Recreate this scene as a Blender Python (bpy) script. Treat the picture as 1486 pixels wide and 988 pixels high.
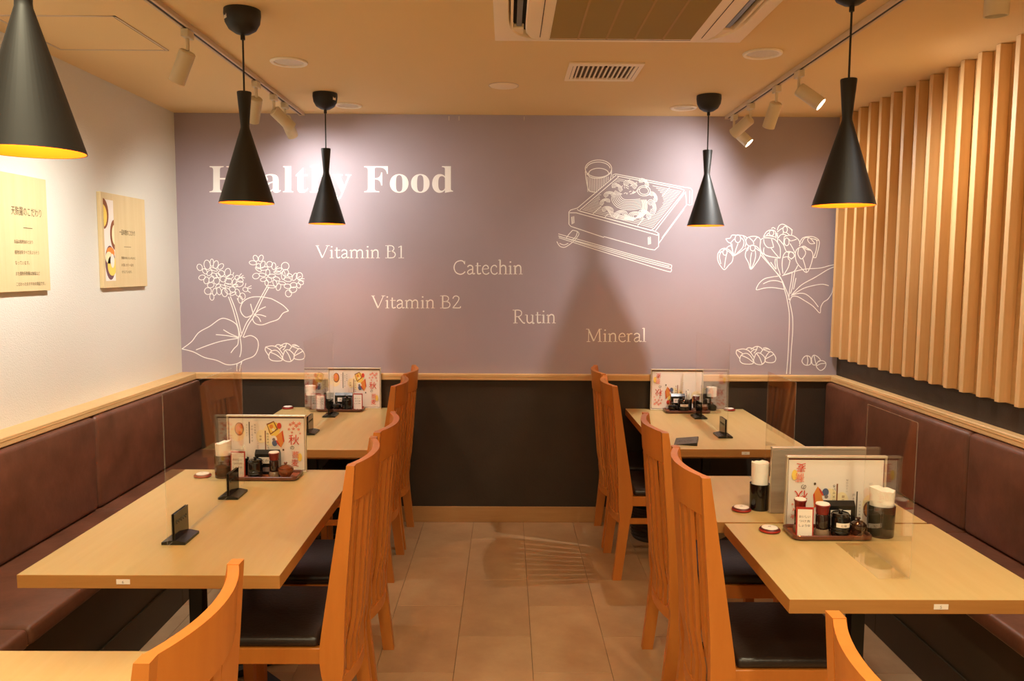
import bpy, bmesh, math, random
from mathutils import Vector, Matrix
for o in list(bpy.data.objects): bpy.data.objects.remove(o)
random.seed(7)
PI = math.pi
SC = bpy.context.scene
COL = SC.collection

# ------------------------------------------------------------------ camera
cam_d = bpy.data.cameras.new('camera'); cam = bpy.data.objects.new('camera', cam_d); COL.objects.link(cam)
cam_d.sensor_width = 36; cam_d.lens = 27.887; cam_d.clip_start = .05
_fw = Vector((.0071131, .9959283, -.0898669)).normalized()
_r = Vector((.9999625, -.0066400, .0055618)); _r = (_r - _fw*_r.dot(_fw)).normalized(); _u = _r.cross(_fw)
cam.matrix_world = Matrix(((_r.x, _u.x, -_fw.x, 0), (_r.y, _u.y, -_fw.y, 0), (_r.z, _u.z, -_fw.z, 1.5812), (0, 0, 0, 1)))
SC.camera = cam
# ------------------------------------------------------------------ world, exposure
W = bpy.data.worlds.new('world'); SC.world = W; W.use_nodes = True
W.node_tree.nodes['Background'].inputs[0].default_value = (1, .86, .7, 1)
W.node_tree.nodes['Background'].inputs[1].default_value = .02
SC.view_settings.view_transform = 'Standard'; SC.view_settings.look = 'None'
SC.view_settings.gamma = 1; SC.view_settings.use_curve_mapping = False
SC.view_settings.exposure = 0.0
SC.cycles.transparent_max_bounces = 16
# light levels
P_PENDANT = 4.4; P_SPOT = 48.0; P_FILL = 17.0
WARM = (1, .76, .34); NEUTRAL = (1, .98, .93); WARM_FILL = (1, .88, .58)

# room measures
XL, XR, YB, YF, ZC = -1.995, 2.045, 4.86, -2.4, 2.5
ZT = .7235

# ------------------------------------------------------------------ materials
def s2l(c):
    return tuple((v/12.92 if v <= .04045 else ((v+.055)/1.055)**2.4) for v in [x/255 for x in c]) + (1,)
MATS = {}
def mat(name, rgb, rough=.6, metal=0, spec=.5, noise=None, bump=None, stretch=(1, 1, 1), coat=0, emit=None):
    """rgb 0-255; noise=(scale, rgb2, contrast); bump=(scale, strength)"""
    if name in MATS: return MATS[name]
    m = bpy.data.materials.new(name); m.use_nodes = True; MATS[name] = m
    N = m.node_tree.nodes; L = m.node_tree.links; b = N['Principled BSDF']
    b.inputs['Base Color'].default_value = s2l(rgb); b.inputs['Roughness'].default_value = rough
    b.inputs['Metallic'].default_value = metal; b.inputs['Specular IOR Level'].default_value = spec
    b.inputs['Coat Weight'].default_value = coat
    if noise or bump:
        tc = N.new('ShaderNodeTexCoord'); mp = N.new('ShaderNodeMapping'); L.new(tc.outputs['Object'], mp.inputs[0])
        mp.inputs['Scale'].default_value = stretch
    if noise:
        n = N.new('ShaderNodeTexNoise'); n.inputs['Scale'].default_value = noise[0]; n.inputs['Detail'].default_value = 6
        n.inputs['Roughness'].default_value = .62
        L.new(mp.outputs[0], n.inputs['Vector'])
        cr = N.new('ShaderNodeValToRGB'); L.new(n.outputs['Fac'], cr.inputs[0])
        cr.color_ramp.elements[0].position = .5-noise[2]; cr.color_ramp.elements[1].position = .5+noise[2]
        cr.color_ramp.elements[0].color = s2l(noise[1]); cr.color_ramp.elements[1].color = s2l(rgb)
        L.new(cr.outputs[0], b.inputs['Base Color'])
    if bump:
        n2 = N.new('ShaderNodeTexNoise'); n2.inputs['Scale'].default_value = bump[0]; n2.inputs['Detail'].default_value = 5
        L.new(mp.outputs[0], n2.inputs['Vector'])
        bp = N.new('ShaderNodeBump'); bp.inputs['Strength'].default_value = bump[1]; bp.inputs['Distance'].default_value = .01
        L.new(n2.outputs['Fac'], bp.inputs['Height']); L.new(bp.outputs[0], b.inputs['Normal'])
    if emit:
        b.inputs['Emission Color'].default_value = s2l(emit[0]); b.inputs['Emission Strength'].default_value = emit[1]
    return m
def clear_sheet(name, tint=(255, 254, 252), haze=.0):
    """thin acrylic: lets light through straight, mirrors by Fresnel"""
    m = bpy.data.materials.new(name); m.use_nodes = True; MATS[name] = m
    N = m.node_tree.nodes; L = m.node_tree.links; N.remove(N['Principled BSDF'])
    t = N.new('ShaderNodeBsdfTransparent'); t.inputs[0].default_value = s2l(tint)
    g = N.new('ShaderNodeBsdfGlossy'); g.inputs['Roughness'].default_value = .0; g.inputs[0].default_value = (1, 1, 1, 1)
    f = N.new('ShaderNodeFresnel'); ge = N.new('ShaderNodeNewGeometry')   # rays go straight on, so both faces use the outside index
    mr = N.new('ShaderNodeMapRange'); L.new(ge.outputs['Backfacing'], mr.inputs[0]); mr.inputs[3].default_value = 1.49; mr.inputs[4].default_value = 1/1.49; L.new(mr.outputs[0], f.inputs[0])
    mx = N.new('ShaderNodeMixShader'); L.new(f.outputs[0], mx.inputs[0]); L.new(t.outputs[0], mx.inputs[1]); L.new(g.outputs[0], mx.inputs[2])
    out = mx
    if haze:
        d = N.new('ShaderNodeBsdfDiffuse'); d.inputs[0].default_value = s2l((215, 205, 190))
        m2 = N.new('ShaderNodeMixShader'); m2.inputs[0].default_value = haze
        L.new(mx.outputs[0], m2.inputs[1]); L.new(d.outputs[0], m2.inputs[2]); out = m2
    L.new(out.outputs[0], N['Material Output'].inputs[0])
    return m
M_CEIL = mat('ceiling_paint', (236, 206, 152), .9, bump=(60, .05))
M_PLASTER = mat('white_plaster', (220, 216, 202), .9, bump=(160, .25))
M_MURAL = mat('mauve_wallpaper', (172, 158, 165), .8, noise=(2.0, (165, 151, 158), .3), bump=(220, .08))
M_INK = mat('white_print', (255, 252, 248), .8)
M_DARKPANEL = mat('dark_brown_panel', (60, 46, 32), .55, noise=(3, (42, 33, 22), .3), bump=(120, .1))
M_OAK = mat('pale_oak_trim', (222, 184, 128), .5, noise=(5, (206, 165, 108), .3), stretch=(.6, .6, 8), bump=(60, .04))
M_OAKV = mat('pale_oak_slat', (224, 182, 126), .5, noise=(6, (212, 166, 108), .25), stretch=(10, 10, .5), bump=(80, .04))
M_OAKB = mat('oak_baseboard', (190, 146, 92), .5, noise=(5, (172, 126, 76), .3), stretch=(.6, .6, 8))
M_TOP = mat('table_top_wood', (203, 178, 122), .36, noise=(3.2, (194, 165, 106), .28), stretch=(9, .7, 9), bump=(70, .02))
M_EDGE = mat('table_edge_wood', (184, 130, 68), .45, noise=(4, (168, 112, 54), .3), stretch=(1, 1, 12))
M_CHAIR = mat('chair_wood', (200, 122, 48), .38, noise=(5, (190, 110, 40), .28), stretch=(6, 6, .7))
M_SEATL = mat('chair_black_leather', (44, 34, 30), .34, noise=(9, (34, 26, 23), .3), bump=(90, .12))
M_BENCH = mat('bench_brown_leather', (116, 72, 52), .42, noise=(7, (88, 54, 36), .22), bump=(26, .12))
M_BENCHB = mat('bench_base_panel', (64, 54, 40), .5, noise=(4, (50, 42, 30), .3))
M_BLACKM = mat('black_metal', (18, 17, 17), .45)
M_PEND = mat('pendant_black', (24, 24, 24), .5)
M_GOLD = mat('pendant_gold_lining', (238, 132, 34), .35, metal=.5, spec=.5)
M_BULB = mat('bulb_glow', (255, 220, 160), .5, emit=((255, 190, 105), 30))
M_SPOTW = mat('spotlight_white', (214, 200, 172), .4)
M_LENS = mat('spot_lens_glow', (255, 255, 255), .5, emit=((255, 246, 240), 40))
M_LENSOFF = mat('spot_reflector', (150, 140, 120), .25, metal=.8)
M_SLOT = mat('track_slot', (16, 14, 14), .6)
M_RAIL = mat('track_white', (212, 190, 165), .5)
M_ACW = mat('aircon_plastic', (252, 234, 206), .5)
M_ACG = mat('aircon_grille', (160, 134, 70), .8, bump=(900, .3))
M_ACGL = mat('aircon_grille_rib', (176, 140, 78), .7)
M_GREYV = mat('louvre_grey', (120, 120, 112), .4)
M_DARK = mat('dark_opening', (20, 17, 14), .8)
M_VENTD = mat('vent_inside', (84, 62, 30), .8)
M_SIGN = mat('sign_wood', (224, 202, 154), .55, noise=(3, (212, 186, 134), .25), stretch=(8, 8, .5))
M_SIGNE = mat('sign_wood_edge', (196, 158, 100), .6)
M_TXT = mat('dark_print', (78, 58, 34), .8)
M_PAPER = mat('white_paper', (240, 228, 214), .7)
M_TISSUE = mat('white_napkin', (250, 244, 228), .9, bump=(60, .3))
M_SILVER = mat('silver_frame', (222, 208, 182), .3, metal=.35)
M_STEEL = mat('brushed_steel', (190, 178, 158), .36, metal=.35, noise=(5, (164, 150, 132), .3), stretch=(1, 1, 10))
M_BLACKG = mat('black_gloss', (15, 13, 12), .12, coat=.3)
M_BLACKC = mat('black_plastic', (26, 24, 21), .25)
M_SMOKE = mat('smoked_holder', (52, 46, 32), .2)
M_RED = mat('red_trim', (176, 44, 30), .45); M_COLLAR = mat('dark_red_cap', (120, 26, 22), .35)
M_DRED = mat('dark_red_ring', (96, 30, 24), .4)
M_TRAY = mat('tray_wood', (164, 88, 48), .35, noise=(5, (140, 70, 38), .3), stretch=(1, 8, 8))
M_BROWNG = mat('brown_glaze', (120, 62, 32), .15, coat=.5)
M_GLASSD = mat('soy_glass', (40, 22, 18), .08, coat=.6)
M_CLEARB = mat('clear_base_glass', (132, 106, 82), .1, coat=.5)
M_YEL = mat('print_yellow', (244, 208, 96), .8); M_ORG = mat('print_orange', (228, 140, 60), .8)
M_PINK = mat('print_coral', (236, 130, 100), .8); M_BRN = mat('print_brown', (140, 84, 50), .8)
M_REDP = mat('print_red', (214, 70, 46), .8); M_BLU = mat('print_blue', (90, 100, 130), .8)
M_CRM = mat('print_cream', (246, 226, 178), .8); M_GRY = mat('print_grey', (128, 112, 108), .8)
M_PURP = mat('print_plum', (120, 82, 84), .8)
M_ACR = clear_sheet('clear_acrylic'); M_ACRE = clear_sheet('acrylic_edge', haze=.14)
M_TILE = mat('floor_vinyl_tile', (200, 164, 122), .42, noise=(4.5, (172, 136, 98), .28), bump=(30, .06))
M_TILE2 = mat('floor_vinyl_tile_b', (192, 155, 114), .40, noise=(5.5, (166, 130, 93), .28), bump=(30, .06))
M_JOINT = mat('tile_joint', (110, 86, 66), .8)
M_WICK = mat('dark_wicker', (60, 48, 36), .6)

# ------------------------------------------------------------------ mesh helpers
def obj(name, bm, m, parent=None, smooth=None, **props):
    me = bpy.data.meshes.new(name); bmesh.ops.recalc_face_normals(bm, faces=bm.faces); 
    if smooth is not None:
        for f in bm.faces: f.smooth = True
    bm.to_mesh(me); bm.free()
    for q in (m if isinstance(m, (list, tuple)) else [m]): me.materials.append(q)
    if smooth is not None: me.set_sharp_from_angle(angle=math.radians(smooth))
    o = bpy.data.objects.new(name, me); COL.objects.link(o)
    if parent: o.parent = parent
    for k, v in props.items(): o[k] = v
    return o
def B(): return bmesh.new()
def box(bm, x0, x1, y0, y1, z0, z1, bev=0, seg=2, mi=0, mtx=None):
    vs = [bm.verts.new(p) for p in ((x0,y0,z0),(x1,y0,z0),(x1,y1,z0),(x0,y1,z0),(x0,y0,z1),(x1,y0,z1),(x1,y1,z1),(x0,y1,z1))]
    fs = [bm.faces.new([vs[i] for i in q]) for q in ((0,3,2,1),(4,5,6,7),(0,1,5,4),(1,2,6,5),(2,3,7,6),(3,0,4,7))]
    for f in fs: f.material_index = mi
    geo = vs
    if bev:
        es = list({e for f in fs for e in f.edges})
        r = bmesh.ops.bevel(bm, geom=es, offset=bev, segments=seg, affect='EDGES', profile=.5)
        geo = list({v for f in r['faces'] for v in f.verts} | {v for v in vs if v.is_valid})
    if mtx: bmesh.ops.transform(bm, matrix=mtx, verts=[v for v in geo if v.is_valid])
    return geo
def prism(bm, pts, lo, hi, axis='y', mi=0):
    """extrude a 2D polygon along an axis; pts are the two other coordinates in order"""
    def P(a, b, t): return {'x': (t, a, b), 'y': (a, t, b), 'z': (a, b, t)}[axis]
    A = [bm.verts.new(P(a, b, lo)) for a, b in pts]; C = [bm.verts.new(P(a, b, hi)) for a, b in pts]
    n = len(pts); fs = [bm.faces.new(A[::-1]), bm.faces.new(C)]
    for i in range(n): fs.append(bm.faces.new((A[i], A[(i+1) % n], C[(i+1) % n], C[i])))
    for f in fs: f.material_index = mi
    return A+C
def lathe(bm, prof, seg=24, cx=0, cy=0, mi=0, mtx=None):
    rings = []; allv = []
    for r, z in prof:
        if r < 1e-6: v = [bm.verts.new((cx, cy, z))]
        else: v = [bm.verts.new((cx+r*math.cos(2*PI*i/seg), cy+r*math.sin(2*PI*i/seg), z)) for i in range(seg)]
        rings.append(v); allv += v
    for a, b in zip(rings, rings[1:]):
        for i in range(seg):
            j = (i+1) % seg
            if len(a) == 1 and len(b) == 1: continue
            if len(a) == 1: f = bm.faces.new((a[0], b[j], b[i]))
            elif len(b) == 1: f = bm.faces.new((a[i], a[j], b[0]))
            else: f = bm.faces.new((a[i], a[j], b[j], b[i]))
            f.material_index = mi
    if mtx: bmesh.ops.transform(bm, matrix=mtx, verts=allv)
    return allv
def tube(bm, pts, r, seg=8):
    pts = [Vector(p) for p in pts]; rings = []
    for i, p in enumerate(pts):
        d = (pts[min(i+1, len(pts)-1)] - pts[max(i-1, 0)]).normalized()
        a = d.orthogonal().normalized() if i == 0 else (pa - d*pa.dot(d)).normalized()
        pa = a; b = d.cross(a); rr = r[i] if isinstance(r, (list, tuple)) else r
        rings.append([bm.verts.new(p + (a*math.cos(2*PI*k/seg) + b*math.sin(2*PI*k/seg))*rr) for k in range(seg)])
    for A, C in zip(rings, rings[1:]):
        for k in range(seg): bm.faces.new((A[k], A[(k+1) % seg], C[(k+1) % seg], C[k]))
    bm.faces.new(rings[0][::-1]); bm.faces.new(rings[-1])
def rrect(w, h, r, n=5, cx=0, cy=0):
    out = []
    for sx, sy, a0 in ((1, 1, 0), (-1, 1, 90), (-1, -1, 180), (1, -1, 270)):
        for k in range(n+1):
            a = math.radians(a0+90*k/n); out.append((cx+sx*(w/2-r)+r*math.cos(a), cy+sy*(h/2-r)+r*math.sin(a)))
    return out
def axis_mtx(p, d):
    """matrix taking +z to direction d, origin to p"""
    q = Vector((0, 0, 1)).rotation_difference(Vector(d).normalized())
    return Matrix.Translation(Vector(p)) @ q.to_matrix().to_4x4()
def thing(name, label, cat, loc=(0, 0, 0), rz=0, group=None):
    o = bpy.data.objects.new(name, None); COL.objects.link(o); o.empty_display_size = .1
    o.location = loc; o.rotation_euler = (0, 0, rz); o['label'] = label; o['category'] = cat
    if group: o['group'] = group
    return o
def dup(root, loc=None, rz=None, label=None, group=None):
    def cp(o, par):
        c = o.copy(); COL.objects.link(c); c.parent = par
        for ch in [k for k in list(COL.objects) if k.parent == o]: cp(ch, c)
        return c
    r = cp(root, None)
    if loc is not None: r.location = loc
    if rz is not None: r.rotation_euler = (0, 0, rz)
    if label: r['label'] = label
    if group: r['group'] = group
    return r
def part_label(o, s): o['label'] = s; return o
# flat text turned into mesh (glyph outlines from the built-in font and its fallback)
def text_mesh(s, fit_w=None, fit_h=None):
    cu = bpy.data.curves.new('t', 'FONT'); cu.body = s; cu.size = 1; cu.resolution_u = 3
    to = bpy.data.objects.new('t', cu); COL.objects.link(to)
    dg = bpy.context.evaluated_depsgraph_get(); me = bpy.data.meshes.new_from_object(to.evaluated_get(dg))
    COL.objects.unlink(to); bpy.data.objects.remove(to); bpy.data.curves.remove(cu)
    xs = [v.co.x for v in me.vertices] or [0]; ys = [v.co.y for v in me.vertices] or [0]
    x0, x1, y0, y1 = min(xs), max(xs), min(ys), max(ys)
    pts = [((v.co.x-x0), (v.co.y)) for v in me.vertices]; faces = [tuple(p.vertices) for p in me.polygons]
    bpy.data.meshes.remove(me)
    sx = fit_w/(x1-x0) if fit_w else None; sy = fit_h/(y1-y0) if fit_h else None
    sx = sx or sy or 1; sy = sy or sx
    return [(a*sx, b*sy) for a, b in pts], faces, ((x1-x0)*sx, y0*sy, y1*sy)
def put(bm, pts, faces, M, mi=0):
    """M maps (a,b)->3D point"""
    vs = [bm.verts.new(M(a, b)) for a, b in pts]
    for f in faces:
        try: q = bm.faces.new([vs[i] for i in f]); q.material_index = mi
        except ValueError: pass
def bold(s):
    r = ''
    for c in s:
        if 'A' <= c <= 'Z': r += chr(0x1D400+ord(c)-65)
        elif 'a' <= c <= 'z': r += chr(0x1D41A+ord(c)-97)
        else: r += c
    return r
def smoothpts(pts, n=6, closed=False):
    if len(pts) < 3: return pts
    P = list(pts); out = []
    m = len(P)
    rng = range(m) if closed else range(m-1)
    for i in rng:
        p0 = P[(i-1) % m] if (closed or i > 0) else P[0]; p1 = P[i]; p2 = P[(i+1) % m]
        p3 = P[(i+2) % m] if (closed or i+2 < m) else P[-1]
        for k in range(n):
            t = k/n
            out.append(tuple(.5*((2*p1[j])+(-p0[j]+p2[j])*t+(2*p0[j]-5*p1[j]+4*p2[j]-p3[j])*t*t+(-p0[j]+3*p1[j]-3*p2[j]+p3[j])*t**3) for j in range(len(p1))))
    if not closed: out.append(P[-1])
    return out
def ribbon(bm, pts, w, M, closed=False, mi=0):
    """flat stroke; pts (x,y) or (x,y,width)"""
    n = len(pts); L = []; R = []; M0 = M
    if n > 0 and hasattr(M0, 'lift'): k_ = M0.lift(); M = lambda a, c: M0(a, c, k_)
    for i, p in enumerate(pts):
        a = pts[(i-1) % n] if (closed or i > 0) else p; c = pts[(i+1) % n] if (closed or i < n-1) else p
        dx, dy = c[0]-a[0], c[1]-a[1]; l = math.hypot(dx, dy) or 1
        h = (p[2] if len(p) > 2 else w)/2
        L.append(bm.verts.new(M(p[0]-dy/l*h, p[1]+dx/l*h))); R.append(bm.verts.new(M(p[0]+dy/l*h, p[1]-dx/l*h)))
    for i in range(n if closed else n-1):
        j = (i+1) % n
        f = bm.faces.new((L[i], L[j], R[j], R[i])); f.material_index = mi

# ------------------------------------------------------------------ the setting
ST = dict(kind='structure')
b = B(); box(b, XL-.3, XR+.3, YF, YB+.1, -.08, -.004); floor = obj('floor', b, M_JOINT, **ST)
TW, TD = .311, .622
tile_me = {}
nt = 0
rt = random.Random(3)
for i in range(-6, 7):
    x0 = .111 + i*TW
    if x0+TW < -1.52 or x0 > 1.64: continue
    yo = (TD/2 if i % 2 else 0)
    y = 4.856 + yo - TD*9
    while y < 4.85:
        a, c = max(y, .0), min(y+TD, 4.856)
        xa, xb = max(x0, -1.515), min(x0+TW, 1.622)
        if c-a > .03 and xb-xa > .02:
            key = (round(c-a, 3), round(xb-xa, 3), (nt*7) % 3 == 0)
            if key not in tile_me:
                q = B(); g = .0008; box(q, g, xb-xa-g, g, c-a-g, -.004, 0, .0006, 1)
                o = obj('tile', q, M_TILE2 if key[2] else M_TILE, floor); tile_me[key] = o.data
            else:
                o = bpy.data.objects.new('tile', tile_me[key]); COL.objects.link(o); o.parent = floor
            o.location = (xa, a, 0); nt += 1
        y += TD
b = B(); box(b, -1.515, 1.622, YF, -.001, -.004, 0); obj('floor_covering', b, M_TILE, floor)
b = B(); box(b, XL-.3, XR+.3, YF, YB+.1, ZC, ZC+.1); ceiling = obj('ceiling', b, M_CEIL, **ST)
b = B(); box(b, XL-.1, XL, YF, YB, 0, ZC); wall_left = obj('wall_left', b, M_PLASTER, **ST)
b = B(); box(b, XR, XR+.1, YF, YB, .0, ZC); wall_right = obj('wall_right', b, M_DARKPANEL, **ST)
b = B(); box(b, XL-.1, XR+.1, YB, YB+.1, 0, ZC); wall_back = obj('wall_back', b, M_MURAL, **ST)
b = B(); box(b, XL-.1, XR+.1, YF-.1, YF, 0, ZC); obj('wall_front', b, M_PLASTER, **ST)
# dark dado on the back wall
b = B(); box(b, XL, XR, YB-.006, YB, .1, .9); obj('dado_panel', b, M_DARKPANEL, wall_back)
# ledges
def ledge_prof(d, s): return [(0, .938), (s*(d-.004), .938), (s*d, .934), (s*d, .903), (s*(d-.004), .899), (0, .899)]
b = B(); prism(b, [(YB+q[0], q[1]) for q in ledge_prof(.034, -1)], XL+.1, XR-.045, 'x')
box(b, XL+.1, XR-.045, YB-.036, YB-.034, .922, .9235); obj('trim_1', b, M_OAK, kind='structure')
b = B(); prism(b, [(XL+q[0], q[1]) for q in ledge_prof(.1, 1)], YF, YB-.0005, 'y')
box(b, XL+.1, XL+.1015, YF, YB-.04, .922, .9235); obj('trim_2', b, M_OAK, kind='structure')
b = B(); prism(b, [(XR+q[0], q[1]) for q in ledge_prof(.045, -1)], YF, YB-.0005, 'y')
box(b, XR-.047, XR-.045, YF, YB-.04, .922, .9235); obj('trim_3', b, M_OAK, kind='structure')
b = B(); box(b, -1.515, 1.622, YB-.012, YB-.0005, 0.0005, .1, .002, 1); obj('baseboard_back', b, M_OAKB, **ST)
# ceiling access hatch: frame line + panel
b = B(); hx0, hx1, hy0, hy1 = -1.905, -1.443, 3.02, 3.485
for (a0, a1, c0, c1) in ((hx0, hx1, hy0, hy0+.009), (hx0, hx1, hy1-.009, hy1), (hx0, hx0+.009, hy0, hy1), (hx1-.009, hx1, hy0, hy1)):
    box(b, a0, a1, c0, c1, ZC-.003, ZC)
obj('hatch_frame', b, M_RAIL, ceiling)
b = B(); box(b, hx0+.012, hx1-.012, hy0+.012, hy1-.012, ZC-.002, ZC); obj('hatch_panel', b, M_CEIL, ceiling)
b = B(); box(b, hx1-.0125, hx1-.0095, hy0+.01, hy1-.01, ZC-.0024, ZC); obj('hatch_gap', b, M_TXT, ceiling)
# small hooks high on the mural
for x in (-.35, -.29, .10):
    b = B(); tube(b, [(x, YB, ZC-.012), (x, YB-.012, ZC-.012), (x, YB-.014, ZC-.03), (x, YB-.006, ZC-.034)], .0015, 6); obj('picture_hook', b, M_SILVER, wall_back)

# ------------------------------------------------------------------ mural print (template sheet u,v -> wall metres)
H = [.004063313573, 2.008321894e-05, -2.995691404, 1.381984206e-05, -.00416584031, 3.143231753, -5.55290786e-06, -7.5183773879e-05]
def MU(u, v, off=.0012):
    w = H[6]*u+H[7]*v+1
    return ((H[0]*u+H[1]*v+H[2])/w, YB-off, (H[3]*u+H[4]*v+H[5])/w)
def word_bold(s, x0, x1, base, cap):
    p, f, (w, lo, hi) = text_mesh(s, 1)
    capn = text_mesh(bold('H'), None, None)[2][2]; full = text_mesh(s)[2][0]
    k = (x1-x0)/1.0; ky = cap/(capn/full)
    b = B(); put(b, [(x0+a*k, base-c*ky) for a, c in p], f, lambda a, c: MU(a, c)); return obj('lettering', b, M_INK, wall_back)
word_bold(bold('Healthy Food'), 304, 657.5, 279, 38)
# light serif letters as pen strokes with slab serifs (cap height 1)
T_, t_ = .105, .05
def srf(a, c, y): return [(a, y), (c, y)], .038
GL = {
'V': (.80, [([(.04, .98), (.37, .02)], T_), ([(.37, .02), (.70, .98)], t_), srf(-.05, .17, .98), srf(.58, .82, .98)]),
'i': (.30, [([(.14, .02), (.14, .64)], T_), srf(.02, .26, .02), ([(.03, .58), (.14, .64)], t_), ([(.14, .84), (.14, .94)], .11)]),
't': (.38, [([(.15, .84), (.15, .14), (.22, .03), (.36, .08)], .09), ([(.02, .62), (.36, .62)], .045)]),
'a': (.53, [([(.07, .52), (.13, .62), (.26, .65), (.37, .56), (.38, .4), (.38, .12), (.43, .03), (.52, .07)], .085), ([(.38, .38), (.16, .3), (.07, .15), (.14, .02), (.27, .04), (.38, .16)], .07)]),
'm': (.98, [([(.13, .02), (.13, .62)], T_), ([(.13, .5), (.27, .64), (.40, .62), (.46, .48), (.46, .02)], .085), ([(.46, .5), (.61, .64), (.74, .62), (.80, .48), (.80, .02)], .085), srf(.02, .25, .02), srf(.36, .57, .02), srf(.70, .92, .02), ([(.02, .58), (.13, .64)], t_)]),
'n': (.62, [([(.13, .02), (.13, .62)], T_), ([(.13, .5), (.28, .64), (.41, .62), (.47, .48), (.47, .02)], .09), srf(.02, .25, .02), srf(.36, .59, .02), ([(.02, .58), (.13, .64)], t_)]),
'B': (.72, [([(.16, .02), (.16, .98)], T_), ([(.16, .98), (.38, .97), (.51, .85), (.50, .65), (.36, .54), (.16, .53)], .065), ([(.34, .54), (.53, .47), (.61, .28), (.53, .08), (.36, .02), (.16, .02)], .075), srf(.0, .2, .98), srf(.0, .2, .02)]),
'1': (.5, [([(.25, .02), (.25, .98)], .095), ([(.08, .84), (.25, .96)], t_), srf(.08, .42, .02)]),
'2': (.58, [([(.07, .76), (.14, .92), (.29, .97), (.43, .86), (.42, .64), (.26, .34), (.06, .04)], .07), ([(.05, .04), (.50, .04), (.53, .16)], .08)]),
'C': (.84, [([(.73, .76), (.64, .94), (.45, .99), (.2, .86), (.08, .52), (.18, .16), (.42, .01), (.62, .05), (.76, .2)], .075), ([(.74, .72), (.74, .98)], .035)]),
'e': (.52, [([(.09, .38), (.44, .41)], .04), ([(.44, .41), (.40, .58), (.27, .66), (.13, .56), (.07, .34), (.13, .1), (.27, .01), (.40, .04), (.47, .13)], .07)]),
'c': (.50, [([(.42, .5), (.38, .61), (.27, .65), (.13, .56), (.07, .33), (.13, .1), (.27, .01), (.39, .04), (.46, .13)], .07)]),
'h': (.62, [([(.13, .02), (.13, 1.06)], .1), ([(.13, .5), (.28, .64), (.41, .62), (.47, .48), (.47, .02)], .09), srf(.02, .25, .02), srf(.36, .59, .02), ([(.02, 1.02), (.13, 1.06)], t_)]),
'R': (.76, [([(.16, .02), (.16, .98)], T_), ([(.16, .98), (.40, .97), (.54, .84), (.52, .62), (.36, .5), (.16, .5)], .065), ([(.34, .5), (.62, .06), (.76, .02)], .09), srf(.0, .2, .98), srf(.03, .3, .02)]),
'u': (.62, [([(.13, .62), (.13, .2), (.2, .04), (.33, .03), (.46, .16)], .085), ([(.47, .62), (.47, .02), (.57, .04)], .095), srf(.0, .14, .62), srf(.35, .48, .62)]),
'M': (1.05, [([(.17, .02), (.19, .98)], t_), ([(.17, .96), (.49, .06)], T_), ([(.49, .06), (.82, .96)], t_), ([(.84, .98), (.87, .02)], .1), srf(.02, .2, .98), srf(.80, .99, .98), srf(.06, .28, .02), srf(.75, .99, .02)]),
'r': (.42, [([(.13, .02), (.13, .62)], T_), ([(.13, .48), (.24, .62), (.37, .62)], .085), srf(.02, .26, .02), ([(.02, .58), (.13, .64)], t_)]),
'l': (.29, [([(.14, .02), (.14, 1.06)], .1), srf(.02, .26, .02), ([(.03, 1.02), (.14, 1.06)], t_)]),
' ': (.30, [])}
def word_light(s, x0, x1, base, cap):
    adv = sum(GL[c][0] for c in s)-.05; k = (x1-x0)/adv; b = B(); x = 0
    for c in s:
        for pts, w in GL[c][1]:
            P = smoothpts(pts, 4) if len(pts) > 2 else pts
            # width is measured in cap heights on both axes
            ribbon(b, [(x0+(x+p[0])*k, base-p[1]*cap) for p in P], w*cap*1.08, MU)
        x += GL[c][0]
    return obj('lettering', b, M_INK, wall_back)
word_light('Vitamin B1', 459, 587, 374.5, 18.5)
word_light('Catechin', 657, 758, 398, 20)
word_light('Vitamin B2', 540, 668, 447.3, 18.5)
word_light('Rutin', 744, 806, 469, 19.5)
word_light('Mineral', 850, 937, 496, 19)

_lift = [0]
def sheet(ox, oy, s):
    def M(a, c, k=0): return MU(ox+a/s, oy+c/s, .0008+k)
    def lift():   # every pen stroke lies a hair above the one before it
        _lift[0] = (_lift[0]+1) % 240; return _lift[0]*5e-6
    M.lift = lift
    return M
LW = 1.3
def draw(strokes, ox, oy, s, w=LW, n=6, bm=None):
    b = bm or B(); M = sheet(ox, oy, s)
    for st in strokes:
        cl = False
        if st[0] == 'c': cl = True; st = st[1:]
        if st[0] == 'l': P = st[1:]
        else: P = smoothpts(st, n, cl)
        ribbon(b, P, w*s, M, closed=cl)
    return b
def ell(cx, cy, rx, ry, rot=0, a0=0, a1=360, n=14):
    r = math.radians(rot); out = []
    full = a1-a0 >= 360
    for k in range(n if full else n+1):
        a = math.radians(a0+(a1-a0)*k/n); x, y = rx*math.cos(a), ry*math.sin(a)
        out.append((cx+x*math.cos(r)-y*math.sin(r), cy+x*math.sin(r)+y*math.cos(r)))
    return (['c'] if full else []) + out
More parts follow.
